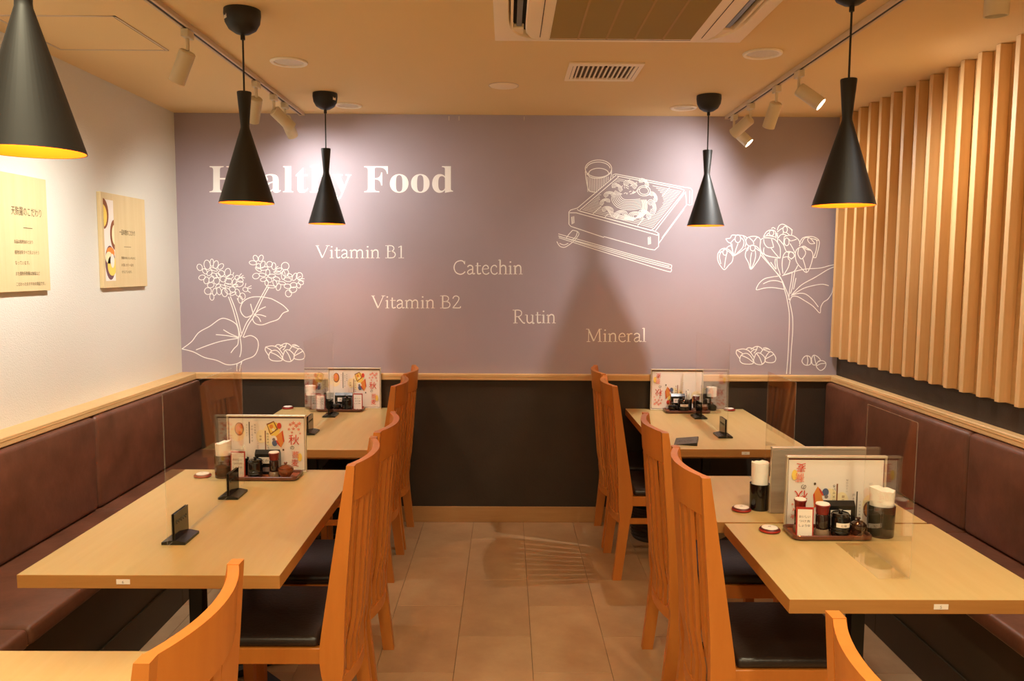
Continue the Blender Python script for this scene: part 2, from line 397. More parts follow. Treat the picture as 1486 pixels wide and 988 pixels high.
# --- left plant: leaves and stems (sheet 250,330 x4.297)
S1 = [
 [(350, 432), (375, 500), (398, 580), (415, 640), (425, 690)], [(362, 430), (390, 500), (412, 575), (430, 660)],
 [(590, 368), (545, 450), (500, 540), (460, 600), (428, 680)], [(604, 370), (560, 450), (515, 545), (475, 605), (440, 685)],
 [(60, 757), (120, 712), (165, 655), (235, 615), (300, 570), (345, 572), (395, 600), (412, 640), (415, 690)],
 [(60, 757), (130, 775), (200, 810), (275, 828), (340, 855), (400, 850), (450, 825), (510, 800), (535, 750), (530, 700), (490, 674), (445, 686)],
 [(148, 763), (230, 732), (310, 708), (415, 690)], [(272, 668), (340, 674), (415, 688)], [(318, 637), (360, 662), (412, 684)],
 [(412, 692), (408, 730), (385, 755), (365, 782)], [(424, 692), (430, 740), (428, 780), (420, 808)],
 [(404, 852), (402, 875), (403, 897)], [(434, 836), (424, 868), (420, 897)],
 [(500, 545), (460, 560), (432, 535), (425, 500), (445, 460), (490, 436), (545, 432), (600, 440), (630, 450), (690, 485), (725, 520)],
 [(725, 520), (690, 535), (660, 572), (610, 590), (560, 607), (520, 600), (502, 575), (508, 548)],
 [(508, 545), (545, 512), (583, 494)], [(512, 543), (550, 545), (585, 556)], [(512, 546), (538, 562), (552, 588)], [(505, 540), (497, 510), (488, 476)]]
b = draw(S1, 250, 330, 4.297)
# blossom petals (sheet 280,365 x8.74): cx, cy, rx, ry, rot
PET = [(85,200,30,38,-20),(180,168,36,55,-10),(240,140,20,42,0),(290,165,28,46,15),(352,190,26,40,45),(115,328,38,28,-15),(170,365,30,40,10),(235,350,26,40,30),(300,370,34,40,0),(225,425,38,30,-15),
 (190,500,40,40,10),(275,510,24,42,10),(330,500,26,44,-10),(240,575,24,38,-5),(360,275,36,32,20),(272,305,38,26,40),(320,300,30,20,50),(440,265,34,48,10),(470,320,40,24,-20),(385,350,36,32,0),
 (450,375,42,36,20),(525,385,22,38,15),(560,330,26,26,0),(600,360,34,26,20),(590,410,44,32,-15),(400,520,32,48,-10),(440,500,26,40,-40),(500,480,36,30,20),(565,520,26,44,-20),(630,565,30,38,-15),
 (600,610,24,42,-5),(665,480,30,24,20),(510,535,38,14,-25),(380,440,34,14,20),(450,425,50,16,15),(265,225,44,16,20),(150,250,22,34,-35),(210,270,24,36,40),(540,430,26,18,0),(320,435,32,18,-30),
 (795,85,26,36,-25),(862,85,26,38,20),(760,142,42,24,5),(830,185,26,30,10),(885,165,26,42,25),(905,215,44,20,-10),(830,225,40,18,35),(972,160,34,32,0),(1025,185,24,40,0),(800,310,40,32,-15),
 (880,295,40,20,10),(950,265,24,36,0),(1000,310,44,22,0),(895,355,36,22,-10),(965,355,36,26,40),(1085,235,40,20,-25),(1170,185,44,44,0),(1175,270,36,40,0),(1060,345,40,22,20),(1200,355,44,22,10),
 (1200,440,40,26,5),(1275,425,38,30,-10),(1270,485,44,32,-20),(1212,530,36,40,0),(1350,310,36,40,10),(1290,320,24,46,25),(1370,395,30,22,20),(1340,430,22,30,-20),(1085,450,26,40,15),(1040,400,22,38,-20),
 (1130,400,40,18,10),(1145,300,22,50,0),(1225,300,30,18,20),(1070,265,40,18,10),(935,395,20,34,0),(990,445,50,14,5)]
draw([ell(p[0], p[1], p[2]*1.1, p[3]*1.1, p[4]) for p in PET], 280, 365, 8.74, 1.0, 2, b)
draw([[(585,320),(600,295),(618,278)],[(595,328),(625,312),(640,300)],[(600,335),(635,328),(660,335)],[(690,460),(715,445),(742,432)],[(690,470),(715,468),(745,465)],[(690,480),(705,505),(730,520)],[(660,445),(668,420),(672,400)],[(1330,350),(1370,345),(1415,345)],[(1330,358),(1370,365),(1410,375)],[(1320,340),(1350,320),(1370,315)],[(1050,225),(1065,200),(1080,185)],[(510,290),(515,270),(520,262)],[(560,590),(570,615),(580,630)]], 280, 365, 8.74, 1.0, 3, b)
obj('plant_drawing', b, M_INK, wall_back)
# --- buckwheat seed heap, drawn twice
HEAP = [[(582, 745), (620, 738), (650, 745), (668, 760), (690, 790)], [(582, 745), (580, 765), (592, 785), (602, 800)], [(582, 745), (612, 762), (622, 770)],
 ['c', (602, 800), (612, 776), (640, 765), (665, 778), (686, 812), (684, 828), (660, 833), (625, 830), (606, 818)], [(612, 778), (650, 795), (686, 822)],
 [(640, 742), (658, 730), (690, 738)], [(668, 762), (685, 745), (708, 740)], ['c', (705, 765), (730, 765), (758, 792), (757, 818), (735, 836), (700, 830), (688, 810), (695, 785)], [(705, 765), (725, 792), (742, 835)],
 [(670, 742), (690, 728), (712, 722), (732, 730), (745, 745)], [(712, 722), (705, 745), (690, 765)], [(730, 765), (748, 742), (775, 738), (792, 745)], [(748, 742), (775, 752), (792, 758)], [(745, 735), (762, 730), (782, 738)],
 ['c', (790, 755), (812, 768), (826, 795), (818, 818), (790, 824), (760, 815), (765, 785)], [(762, 800), (790, 785), (815, 770)]]
b = draw(HEAP, 250, 330, 4.297); obj('seed_drawing', b, M_INK, wall_back)
b = draw(HEAP, 250+683.5, 330+4.5, 4.297); obj('seed_drawing', b, M_INK, wall_back)
b = draw([['c', (1105, 685), (1135, 700), (1150, 735), (1135, 765), (1105, 775), (1075, 765), (1058, 735), (1075, 700)], [(1105, 685), (1113, 730), (1105, 775)], [(1130, 690), (1142, 720), (1140, 765)],
 ['c', (1170, 680), (1205, 695), (1232, 730), (1205, 745), (1190, 770), (1160, 768), (1148, 735), (1152, 700)], [(1170, 680), (1180, 725), (1190, 765)],
 ['c', (1215, 735), (1260, 735), (1283, 760), (1270, 800), (1235, 823), (1205, 805), (1192, 775)], [(1195, 780), (1235, 760), (1283, 757)]], 1000, 410, 6.461)
obj('seed_drawing', b, M_INK, wall_back)
# --- right plant (sheet 1030,315 x7.82)
S2 = [
 ['c', (100, 400), (130, 365), (180, 355), (235, 385), (262, 430), (255, 500), (215, 545), (165, 595), (120, 550), (92, 490), (90, 430)], [(190, 350), (225, 325), (250, 335)], [(100, 400), (135, 395), (165, 372)], [(135, 385), (110, 440), (125, 530)], [(195, 400), (180, 470), (165, 575)], ell(172, 398, 24, 34), [(200, 380), (240, 410), (258, 440)],
 [(180, 245), (230, 238), (252, 205), (300, 205), (380, 210), (430, 240)], [(180, 245), (205, 280), (235, 292), (260, 265), (290, 240)], [(235, 292), (250, 350), (275, 440)], [(275, 440), (340, 400), (410, 350)], [(250, 300), (262, 400), (275, 440)], ell(318, 245, 32, 44), [(320, 300), (295, 370), (278, 438)], [(345, 225), (385, 270), (375, 340), (320, 400), (278, 438)], [(380, 215), (410, 280), (400, 340)],
 [(430, 320), (412, 285), (420, 240), (480, 218), (545, 225), (575, 260), (570, 330)], [(450, 235), (490, 275), (500, 310)], [(500, 275), (530, 235), (545, 228)], [(430, 320), (460, 330)],
 ['c', (410, 390), (440, 335), (490, 320), (545, 345), (575, 400), (565, 460), (520, 530), (465, 592), (440, 520), (405, 450)], ell(487, 350, 28, 34), [(440, 340), (430, 375), (410, 385)], [(475, 400), (462, 480), (465, 592)], [(515, 380), (520, 440), (500, 520), (468, 588)], [(520, 350), (550, 375), (570, 385)],
 [(575, 260), (620, 235), (720, 245), (770, 290), (800, 360), (798, 465)], [(575, 265), (572, 350), (600, 410), (680, 445), (798, 465)], [(612, 250), (620, 300), (660, 345), (725, 342)], [(700, 250), (715, 300), (725, 342)], [(615, 345), (612, 400), (650, 440), (790, 465)], [(690, 345), (740, 410), (785, 460)],
 [(608, 225), (640, 170), (690, 145), (740, 160), (765, 220)], [(608, 225), (660, 210), (740, 225)], ell(700, 180, 26, 30), [(640, 215), (660, 185), (675, 190)], [(700, 130), (720, 118), (745, 135)], [(740, 185), (775, 190)],
 [(765, 150), (785, 100), (825, 80), (880, 105), (930, 150), (925, 210)], [(765, 170), (800, 140), (835, 120)], ell(855, 140, 25, 36), [(880, 105), (910, 125), (940, 150)], [(835, 160), (830, 200)], [(870, 175), (905, 205)],
 [(775, 240), (800, 205), (840, 195), (880, 215)], [(840, 225), (880, 210), (940, 210), (1000, 250), (1025, 300), (1015, 330)], [(845, 230), (840, 310), (870, 390), (910, 400)], ell(873, 280, 26, 44), [(900, 250), (920, 270), (985, 250)], [(910, 300), (940, 350), (965, 405)], [(780, 250), (810, 280), (840, 320)], [(770, 200), (768, 290)], [(748, 190), (750, 240)],
 [(1015, 300), (1050, 240), (1110, 222), (1180, 225), (1235, 260), (1240, 320), (1205, 460)], [(1040, 300), (1075, 240), (1130, 235), (1185, 290), (1190, 300)], [(1120, 235), (1110, 260), (1140, 300), (1190, 300)], [(1190, 245), (1215, 280), (1205, 380), (1175, 460)], [(1145, 240), (1200, 255), (1230, 268)], [(1175, 460), (1205, 460)],
 ['c', (970, 430), (985, 370), (1035, 340), (1100, 350), (1150, 380), (1170, 440), (1140, 560), (1098, 628), (1040, 580), (985, 510)], [(1010, 350), (1000, 420), (1038, 475), (1080, 430), (1085, 390), (1060, 355)], [(1055, 470), (1080, 550), (1098, 628)], [(1035, 340), (1075, 330), (1130, 375)], [(1040, 340), (1110, 370), (1150, 378)],
 [(830, 640), (820, 540), (830, 450), (860, 400), (910, 390), (955, 420), (960, 450)], ell(925, 432, 32, 38), [(895, 405), (890, 470), (912, 490)], [(830, 460), (865, 450), (890, 452)], [(910, 490), (890, 570), (835, 660)], [(1000, 545), (950, 620), (830, 662)], [(965, 440), (920, 480)],
 [(580, 400), (640, 480), (710, 570), (770, 650), (820, 720), (850, 790), (880, 860), (905, 940)], [(575, 425), (650, 510), (730, 600), (800, 680), (830, 760), (850, 830), (870, 900)], [(745, 470), (740, 520), (750, 590), (690, 510)], [(760, 470), (768, 560), (790, 620), (800, 660)],
 [(935, 620), (925, 720), (905, 830), (895, 940)], [(965, 610), (950, 700), (935, 800), (915, 870)], [(978, 690), (950, 820)],
 [(850, 820), (720, 800), (620, 805), (540, 825), (528, 810), (560, 750), (620, 700), (700, 680), (775, 670)], [(830, 745), (760, 722), (680, 725), (605, 757)],
 [(820, 665), (930, 625), (1080, 590), (1250, 578), (1360, 550), (1432, 538)], [(930, 880), (1040, 770), (1200, 680), (1330, 600), (1415, 562)], [(930, 885), (1060, 810), (1180, 775), (1280, 762), (1350, 778)],
 [(1438, 590), (1418, 630), (1428, 700), (1398, 800), (1385, 860), (1340, 930), (1290, 965), (1260, 1020), (1255, 1080), (1240, 1085)], [(920, 890), (1010, 865), (1090, 875), (1170, 940), (1232, 1020)], [(905, 960), (930, 905), (990, 900), (1080, 950), (1170, 1010), (1240, 1085)],
 [(870, 900), (885, 980), (900, 1080), (902, 1200), (895, 1400), (885, 1600), (870, 1780)], [(905, 960), (925, 1050), (940, 1150), (940, 1300), (925, 1500), (910, 1780)]]
b = draw(S2, 1030, 315, 7.82, 1.2); obj('plant_drawing', b, M_INK, wall_back)
# --- noodle box, cup, chopsticks (sheet 820,225 x7.43)
b = draw([ell(360, 146, 142, 93, n=20), ell(358, 150, 128, 75, 0, 185, 355), ell(362, 200, 108, 58, 0, 175, 365), [(218, 175), (228, 260), (245, 350), (262, 385), (300, 398), (345, 402)], [(503, 160), (498, 220), (482, 280)], [(232, 200), (280, 240), (360, 250), (440, 230), (497, 190)]], 820, 225, 7.43, 1.2)
for k in range(13):
    x = 240+k*19; bot = 396 if x < 340 else 396-(x-340)*.95
    draw([['l', (x, 232+min(k, 12-k)*3), (x+6-k*.8, bot)]], 820, 225, 7.43, .9, 1, b)
draw([['l', (515, 240), (515, 212), (545, 203), (1290, 348), (1350, 355), (1372, 380), (1368, 530), (1345, 540), (1310, 530), (1300, 395)], ['l', (1345, 385), (1345, 520)],
 ['l', (552, 215), (135, 570), (60, 592), (42, 612), (42, 745), (62, 768), (420, 888)], ['l', (580, 232), (158, 592)], ['l', (130, 585), (150, 600), (960, 818), (1002, 838), (1002, 870)], ['l', (50, 622), (120, 622), (930, 845), (1000, 865)],
 ['l', (560, 225), (1235, 358), (1285, 378), (1270, 410), (960, 790), (925, 812), (160, 605)], ['l', (1300, 395), (975, 815)], ['l', (1310, 535), (1045, 892)]], 820, 225, 7.43, 1.2, 1, b)
draw([['l', (452, 626), (760, 712), (800, 718), (826, 694), (828, 604)], ['l', (828, 672), (1000, 440)]], 780, 210, 4.703, 1.2, 1, b)
draw([['l', (232, 495), (248, 488), (250, 532), (236, 542), (232, 495)], ['l', (240, 495), (242, 538)], ['l', (755, 632), (770, 628), (772, 675), (757, 682), (755, 632)], ['l', (763, 635), (764, 678)],
 [(142, 608), (400, 680), (700, 765), (895, 815), (915, 828), (912, 842)], [(142, 622), (400, 702), (700, 790), (912, 845)], [(146, 634), (400, 716), (650, 792), (880, 862), (912, 862), (914, 845)], [(150, 626), (400, 692), (700, 777), (900, 830)],
 [(240, 583), (272, 592), (282, 612), (250, 655), (205, 690), (178, 700), (150, 690), (132, 660)], [(240, 583), (215, 610), (195, 638)], [(272, 594), (262, 625), (232, 655)], [(150, 672), (180, 684), (210, 672)]], 780, 210, 4.703, 1.15, 3, b)
# bamboo mat lines clipped around the noodles
A0, A1, A2, A3 = (585, 240), (1262, 378), (935, 800), (170, 600)
lerp = lambda p, q, t: (p[0]+(q[0]-p[0])*t, p[1]+(q[1]-p[1])*t)
inn = lambda p: ((p[0]-715)/335)**2+((p[1]-485)/205)**2 < 1
for k in range(1, 27):
    a, c = lerp(A0, A3, k/27), lerp(A1, A2, k/27); run = []
    for i in range(41):
        p = lerp(a, c, i/40)
        if inn(p):
            if len(run) > 1: draw([['l']+run], 820, 225, 7.43, .75, 1, b)
            run = []
        else: run.append(p)
    if len(run) > 1: draw([['l']+run], 820, 225, 7.43, .75, 1, b)
for t in (.17, .34, .8):
    a, c = lerp(A0, A1, t), lerp(A3, A2, t); run = []
    for i in range(31):
        p = lerp(a, c, i/30)
        if inn(p):
            if len(run) > 1: draw([['l']+run], 820, 225, 7.43, 1.1, 1, b)
            run = []
        else: run.append(p)
    if len(run) > 1: draw([['l']+run], 820, 225, 7.43, 1.1, 1, b)
NOO = []
rn = random.Random(5)
for g in ((480, 430, 60, 0), (430, 505, 55, -20), (560, 350, 60, 30), (460, 590, 60, 10), (600, 640, 70, -10), (950, 450, 60, 60), (930, 560, 80, 80), (860, 640, 70, 30), (760, 660, 80, 0), (700, 320, 70, 20), (850, 300, 60, 40)):
    for k in range(4):
        r = g[2]*(1-.22*k); NOO.append(ell(g[0], g[1], r, r*.62, g[3], 130, 400, 12))
for k in range(7): NOO.append([(545+k*12, 380+k*6), (500+k*16, 470+k*-6), (560+k*12, 560-k*14), (700, 590-k*18), (830-k*3, 570-k*16)])
for k in range(6): NOO.append([(820+k*11, 480), (835+k*10, 560), (800+k*12, 640), (720+k*10, 700-k*4), (640, 690-k*10)])
for k in range(5): NOO.append([(430+k*10, 560+k*14), (520, 620+k*14), (640, 660+k*9), (740, 690+k*5)])
NOO += [ell(850, 385, 70, 55), ell(850, 385, 50, 38, 10), [(700, 420), (760, 400), (800, 345), (860, 330), (910, 360), (915, 420), (870, 440)]]
for k in range(22): x, y = rn.uniform(620, 800), rn.uniform(305, 410); NOO.append(['l', (x, y), (x+rn.uniform(-32, 32), y+rn.uniform(-22, 22))])
draw(NOO, 820, 225, 7.43, .95, 3, b)
obj('food_drawing', b, M_INK, wall_back)

# ------------------------------------------------------------------ slat screen on the right wall
ss = thing('slat_screen', 'screen of upright pale wooden slats fixed high on the right-hand wall', 'wall slats', (0, 0, 0))
b = B(); box(b, 2.035, 2.0445, .9, YB-.002, 1.05, 2.499, .0015, 1); obj('backing_board', b, M_OAK, ss)
b = B(); box(b, 1.987, 2.0345, .016, .046, 1.055, 2.4985, .0015, 1); s0 = obj('slat', b, M_OAKV, ss)
for k in range(31):
    o = s0 if k == 0 else s0.copy()
    if k: COL.objects.link(o)
    o.location = (0, 4.783-.1267*k, 0)

# ------------------------------------------------------------------ wooden plaques on the left wall
def plaque(yc0, yc1, z0, z1, label):
    t = thing('wall_plaque', label, 'sign', (XL, (yc0+yc1)/2, (z0+z1)/2), 0)
    w, h = yc1-yc0, z1-z0
    q = B(); box(q, .0005, .02, -w/2, w/2, -h/2, h/2, .001, 1); obj('board', q, M_SIGN, t)
    return t, w, h
def on_plaque(t, name, m, shapes, x=.0208):
    q = B(); M = lambda a, c: (x, a, c)
    for s in shapes: s(q, M)
    return obj(name, q, m, t)
def jp(q, M, s, a, c, w=None, h=None, mi=0, M2=None):
    p, f, (ww, lo, hi) = text_mesh(s, w, h); put(q, [(a+u, c+v) for u, v in p], f, M, mi)
def poly(q, M, pts, mi=0):
    q.faces.new([q.verts.new(M(a, c)) for a, c in pts]).material_index = mi
t1, w, h = plaque(2.985, 3.456, 1.478, 1.95, 'square wooden plaque with only writing, nearer one, cut by the left frame edge')
q = B(); M = lambda a, c: (.0206, a, c)
jp(q, M, '天麩羅のこだわり', -.015, .075, .205, .036)
box(q, .0202, .0206, .06, .122, .022, .0245)
for i, (s, ww) in enumerate((('お品は植物油のとおり', .125), ('植物油等すべて天ぷらそう', .165), ('なっています。', .095), ('また個別天麩羅は食塩など', .165), ('こだわったおすすめの商品です。', .20))):
    jp(q, M, s, -.005, -.04-.043*i, ww, .016)
obj('plaque_print', q, M_TXT, t1)
t2, w, h = plaque(3.912, 4.385, 1.476, 1.945, 'square wooden plaque with a strip of food photographs, nearer the mural')
q = B()
jp(q, M, '一品料理のこだわり', -.06, .035, .17, .028)
box(q, .0202, .0206, -.015, .06, -.028, -.026)
for i, (s, ww) in enumerate((('季節のおいしいものと', .155), ('お酒に合う一品を', .13), ('そろえています。', .11))): jp(q, M, s, -.05, -.09-.036*i, ww, .014)
obj('plaque_print', q, M_TXT, t2)
q = B(); PM = [M_PAPER, M_BRN, M_YEL, M_CRM, M_PURP, M_ORG]
def clipell(cx, cy, rx, ry, mi, d, x0=-.215, x1=-.115):
    pts = [(min(max(a, x0), x1), c) for a, c in ell(cx, cy, rx, ry, n=24)[1:]]
    q.faces.new([q.verts.new((.0206+d, a, c)) for a, c in pts]).material_index = mi
poly(q, M, [(-.215, -.2), (-.115, -.2), (-.115, .2), (-.215, .2)], 0)
clipell(-.215, .13, .05, .075, 1, .0003); clipell(-.222, .12, .04, .055, 2, .0006)
clipell(-.112, .03, .045, .075, 1, .0003); clipell(-.112, .03, .028, .05, 3, .0006)
clipell(-.165, -.11, .05, .085, 4, .0003); clipell(-.16, -.06, .04, .028, 5, .0006); clipell(-.178, -.085, .035, .03, 3, .0009); clipell(-.15, -.125, .045, .05, 2, .0009); clipell(-.145, -.1, .02, .035, 0, .0012)
obj('plaque_photo', q, PM, t2)

# ------------------------------------------------------------------ wall benches
def bench(side, y0, y1, label, front, back, base):
    s = 1 if side == 'l' else -1; X0 = XL if side == 'l' else XR
    t = thing('bench', label, 'bench', (X0, (y0+y1)/2, 0)); hl = (y1-y0)/2
    def bx(q, a, c, z0, z1, e, bev, seg=3):
        x0, x1 = sorted((s*a, s*c)); box(q, x0, x1, -hl+e, hl-e, z0, z1, bev, seg)
    q = B(); bx(q, .001, back, .462, .896, .0015, .022, 4); obj('backrest', q, M_BENCH, t, 40)
    q = B(); bx(q, .001, front, .396, .4605, .0015, .018, 4); obj('seat_cushion', q, M_BENCH, t, 40)
    q = B(); bx(q, .001, base+.006, .381, .3955, 0, .001, 1); obj('seat_board', q, M_OAK, t)
    q = B(); bx(q, .001, base, .0005, .3805, 0, .001, 1); obj('base', q, M_BENCHB, t)
    q = B(); bx(q, base+.0005, base+.009, .0005, .15, 0, .001, 1); obj('kick_board', q, M_BENCHB, t)
    return t
YE = YB-.002
bench('l', 3.606, YE, 'brown leatherette wall bench section in the far left corner under the white wall', .515, .115, .475)
bench('l', 2.392, 3.604, 'middle section of the brown leatherette bench along the left white wall', .515, .115, .475)
bench('l', 1.15, 2.39, 'nearest section of the brown leatherette bench on the left, cut by the frame', .515, .115, .475)
bench('r', 3.331, YE, 'brown leatherette wall bench section in the far right corner below the slats', .455, .07, .418)
bench('r', 1.82, 3.329, 'nearer section of the brown leatherette bench along the right wall, cut by the frame', .455, .07, .418)
bench('r', .5, 1.818, 'section of the brown leatherette bench beside the camera on the right', .455, .07, .418)

# ------------------------------------------------------------------ tables
def table(x0, x1, y0, y1, label, cols, sticker=None, group=None, arm=.36):
    t = thing('dining_table', label, 'table', ((x0+x1)/2, (y0+y1)/2, 0), 0, group); w, d = (x1-x0)/2, (y1-y0)/2
    q = B(); box(q, -w, w, -d, d, ZT-.039, ZT, .0015, 2)
    for f in q.faces:
        f.normal_update(); f.material_index = 0 if abs(f.normal.z) > .9 else 1
    obj('table_top', q, [M_TOP, M_EDGE], t)
    q = B(); box(q, -w+.09, w-.09, -d+.03, d-.03, ZT-.052, ZT-.0395, .001, 1); obj('underframe', q, M_EDGE, t)
    for cx, cy in cols:
        q = B(); box(q, cx-.022, cx+.022, cy-.022, cy+.022, .03, ZT-.0525, .002, 1); obj('leg', q, M_BLACKM, t)
        q = B()
        for a in (45, 135, 225, 315):
            c, s = math.cos(math.radians(a)), math.sin(math.radians(a))
            box(q, 0, arm, -.022, .022, .002, .029, .004, 1, mtx=Matrix.Translation((cx, cy, 0)) @ Matrix.Rotation(math.radians(a), 4, 'Z'))
        obj('cross_foot', q, M_BLACKM, t)
    if sticker:
        px, s = sticker
        q = B(); box(q, px-.019, px+.019, -d-.0012, -d-.0002, ZT-.026, ZT-.012); o = obj('number_label', q, M_PAPER, t)
        q = B(); jp(q, lambda a, c: (a, -d-.0014, c), s, px-.003, ZT-.0235, None, .008); obj('number_print', q, M_GRY, o)
    return t
table(-1.366, -.620, 3.70, YE-.006, 'long pale wood table on the left against the mural wall', [(0, -.25), (0, .28)])
table(-1.364, -.631, 2.155, 3.325, 'long pale wood table in the middle of the left side, with number label', [(0, -.24), (0, .26)], (-.07, '6'))
table(-1.38, -.62, .55, 1.715, 'pale wood table in the bottom left corner of the picture', [(0, -.25), (0, .25)])
table(.739, 1.469, 3.745, YE-.006, 'long pale wood table on the right against the mural wall', [(0, 0)], (.05, '11'))
table(.724, 1.444, 2.640, 3.250, 'small pale wood table on the right carrying the steel-backed menu stand', [(0, 0)], arm=.36)
table(.745, 1.453, 2.003, 2.628, 'small pale wood table nearest on the right, with the condiment tray and number label', [(0, .08)], (.045, '5'), arm=.30)

# ------------------------------------------------------------------ chairs
def make_chair(label):
    t = thing('dining_chair', label, 'chair', (0, 0, 0), 0, 'high-backed orange wood chairs along the aisle')
    fr = [(.03, .0005), (.067, .29), (.08, .37), (.082, .44), (.058, .6), (.02, .84), (-.006, 1.0)]
    bk = [(-.030, 1.0), (-.018, .84), (.0, .62), (.008, .48), (.010, .38), (.015, .29), (-.014, .0005)]
    pts = smoothpts(fr, 3)+smoothpts(bk, 3)
    for s in (-1, 1):
        q = B(); y0, y1 = sorted((s*.182, s*.212)); prism(q, pts, y0, y1, 'y')
        obj('rear_leg', q, M_CHAIR, t, 35)
        q = B(); y0, y1 = sorted((s*.162, s*.197)); prism(q, [(.405, .0005), (.436, .0005), (.445, .384), (.407, .384)], y0, y1, 'y'); obj('front_leg', q, M_CHAIR, t)
        q = B(); y0, y1 = sorted((s*.178, s*.202)); box(q, .083, .452, y0, y1, .385, .435, .002, 1); obj('side_rail', q, M_CHAIR, t)
        q = B(); y0, y1 = sorted((s*.170, s*.181)); box(q, .055, .409, y0, y1, .285, .315, .002, 1); obj('stretcher', q, M_CHAIR, t)
    q = B(); box(q, .432, .452, -.1775, .1775, .385, .435, .002, 1); obj('front_rail', q, M_CHAIR, t)
    # seat
    q = B(); box(q, .088, .462, -.200, .200, .4355, .470, .014, 3); obj('seat', q, M_SEATL, t, 40)
    # curved back: x offset at height z and across y
    def lean(z):
        return .037 - .055*(z-.3)/.7 if z > .45 else .040
    def bow(y): return -.036*(1-(y/.182)**2)
    def curved(z0, z1, th, n=10, y0=-.1815, y1=.1815, x0=0):
        q = B(); rows = []
        for i in range(n+1):
            y = y0+(y1-y0)*i/n
            rows.append([q.verts.new((lean(z)+x0+bow(y)+dx, y, z)) for z, dx in ((z0, -th/2), (z0, th/2), (z1, th/2), (z1, -th/2))])
        for a, c in zip(rows, rows[1:]):
            for k in range(4): q.faces.new((a[k], a[(k+1) % 4], c[(k+1) % 4], c[k]))
        q.faces.new(rows[0][::-1]); q.faces.new(rows[-1]); return q
    obj('top_rail', curved(.885, .999, .022, 14), M_CHAIR, t, 30)
    obj('bottom_rail', curved(.285, .325, .020, 12), M_CHAIR, t, 30)
    for k in range(7):
        y = -.150+k*.050; q = B(); zs = [.3255, .40, .5, .62, .75, .8845]
        rows = [[q.verts.new((lean(z)+bow(y)+a, y+c, z)) for a, c in ((-.006, -.020), (.006, -.020), (.006, .020), (-.006, .020))] for z in zs]
        for a, c in zip(rows, rows[1:]):
            for j in range(4): q.faces.new((a[j], a[(j+1) % 4], c[(j+1) % 4], c[j]))
        q.faces.new(rows[0][::-1]); q.faces.new(rows[-1])
        obj('back_slat', q, mat('chair_slat_wood', (194, 116, 44), .4), t)
    return t
ch = make_chair('orange wood high-backed chair at the far left table, hard against the mural wall')
ch.location = (-.575, 4.565, 0); ch.rotation_euler = (0, 0, PI)
for x, y, rz, lab in ((-.575, 4.09, PI, 'orange wood high-backed chair at the far left table, the nearer of its two'),
    (-.476, 2.99, PI, 'orange wood chair at the middle left table, the farther of its two'),
    (-.476, 2.51, PI, 'large orange wood chair at the middle left table, slatted back in full view'),
    (-.553, 1.335, PI, 'orange wood chair back cut by the bottom edge on the left'),
    (.562, 4.60, 0, 'orange wood high-backed chair at the far right table, hard against the mural wall'),
    (.562, 4.13, 0, 'orange wood high-backed chair at the far right table, the nearer of its two'),
    (.588, 3.0, 0, 'orange wood chair drawn up to the small table with the steel-backed menu stand'),
    (.58, 2.385, 0, 'large orange wood chair at the nearest right table with a broad black seat'),
    (.58, 1.10, 0, 'orange wood chair back rising from the bottom edge on the right')):
    dup(ch, (x, y, 0), rz, lab)

# ------------------------------------------------------------------ ceiling: pendants
def pendant(x, y, label, zb=1.815, sa=-120):
    t = thing('pendant_lamp', label, 'lamp', (x, y, ZC), 0, 'black conical pendant lamps')
    q = B(); lathe(q, [(0, -.0005), (.064, -.0005), (.065, -.018), (.061, -.045), (.048, -.068), (.026, -.082), (.008, -.087), (.008, -.104), (.0, -.104)], 32); c = obj('canopy', q, M_PEND, t, 40)
    q = B(); box(q, .045, .0475, -.010, .010, -.040, -.016, mtx=Matrix.Rotation(math.radians(sa), 4, 'Z') @ Matrix.Translation((.0155, 0, 0))); obj('sticker', q, M_PAPER, c)
    z0 = zb-ZC; zt = z0+.398
    q = B(); tube(q, [(0, 0, -.104), (0, 0, zt+.001)], .0035, 8); obj('cord', q, M_PEND, t)
    q = B(); lathe(q, [(0, zt), (.025, zt), (.0255, zt-.004), (.0155, zt-.119), (.016, zt-.128), (.098, z0), (.0965, z0), (.0148, zt-.132)], 48); obj('shade', q, M_PEND, t, 30)
    q = B(); lathe(q, [(.0960, z0+.0004), (.0142, zt-.136), (0, zt-.137)], 48); obj('shade_lining', q, M_GOLD, t, 30)
    q = B(); lathe(q, [(0, z0+.10), (.016, z0+.106), (.022, z0+.122), (.019, z0+.14), (.012, z0+.16), (.012, z0+.19), (0, z0+.19)], 20); obj('bulb', q, M_BULB, t, 60)
    ld = bpy.data.lights.new('pendant_light', 'POINT'); ld.energy = P_PENDANT; ld.color = WARM; ld.shadow_soft_size = .02
    lo = bpy.data.objects.new('pendant_light', ld); COL.objects.link(lo); lo.parent = t; lo.location = (0, 0, z0+.072)
pendant(-.918, 1.56, 'nearest left black conical pendant lamp with orange inside, cut by the left edge', 1.80)
pendant(-.953, 2.945, 'left middle black conical pendant lamp in front of the mural lettering', 1.815, -140)
pendant(-.965, 4.30, 'left far black conical pendant lamp beside the word lettering on the mural', 1.815, -28)
pendant(1.065, 4.285, 'right far black conical pendant lamp beside the noodle drawing', 1.817, 60)
pendant(1.085, 2.58, 'right near black conical pendant lamp in front of the slats', 1.79, 60)

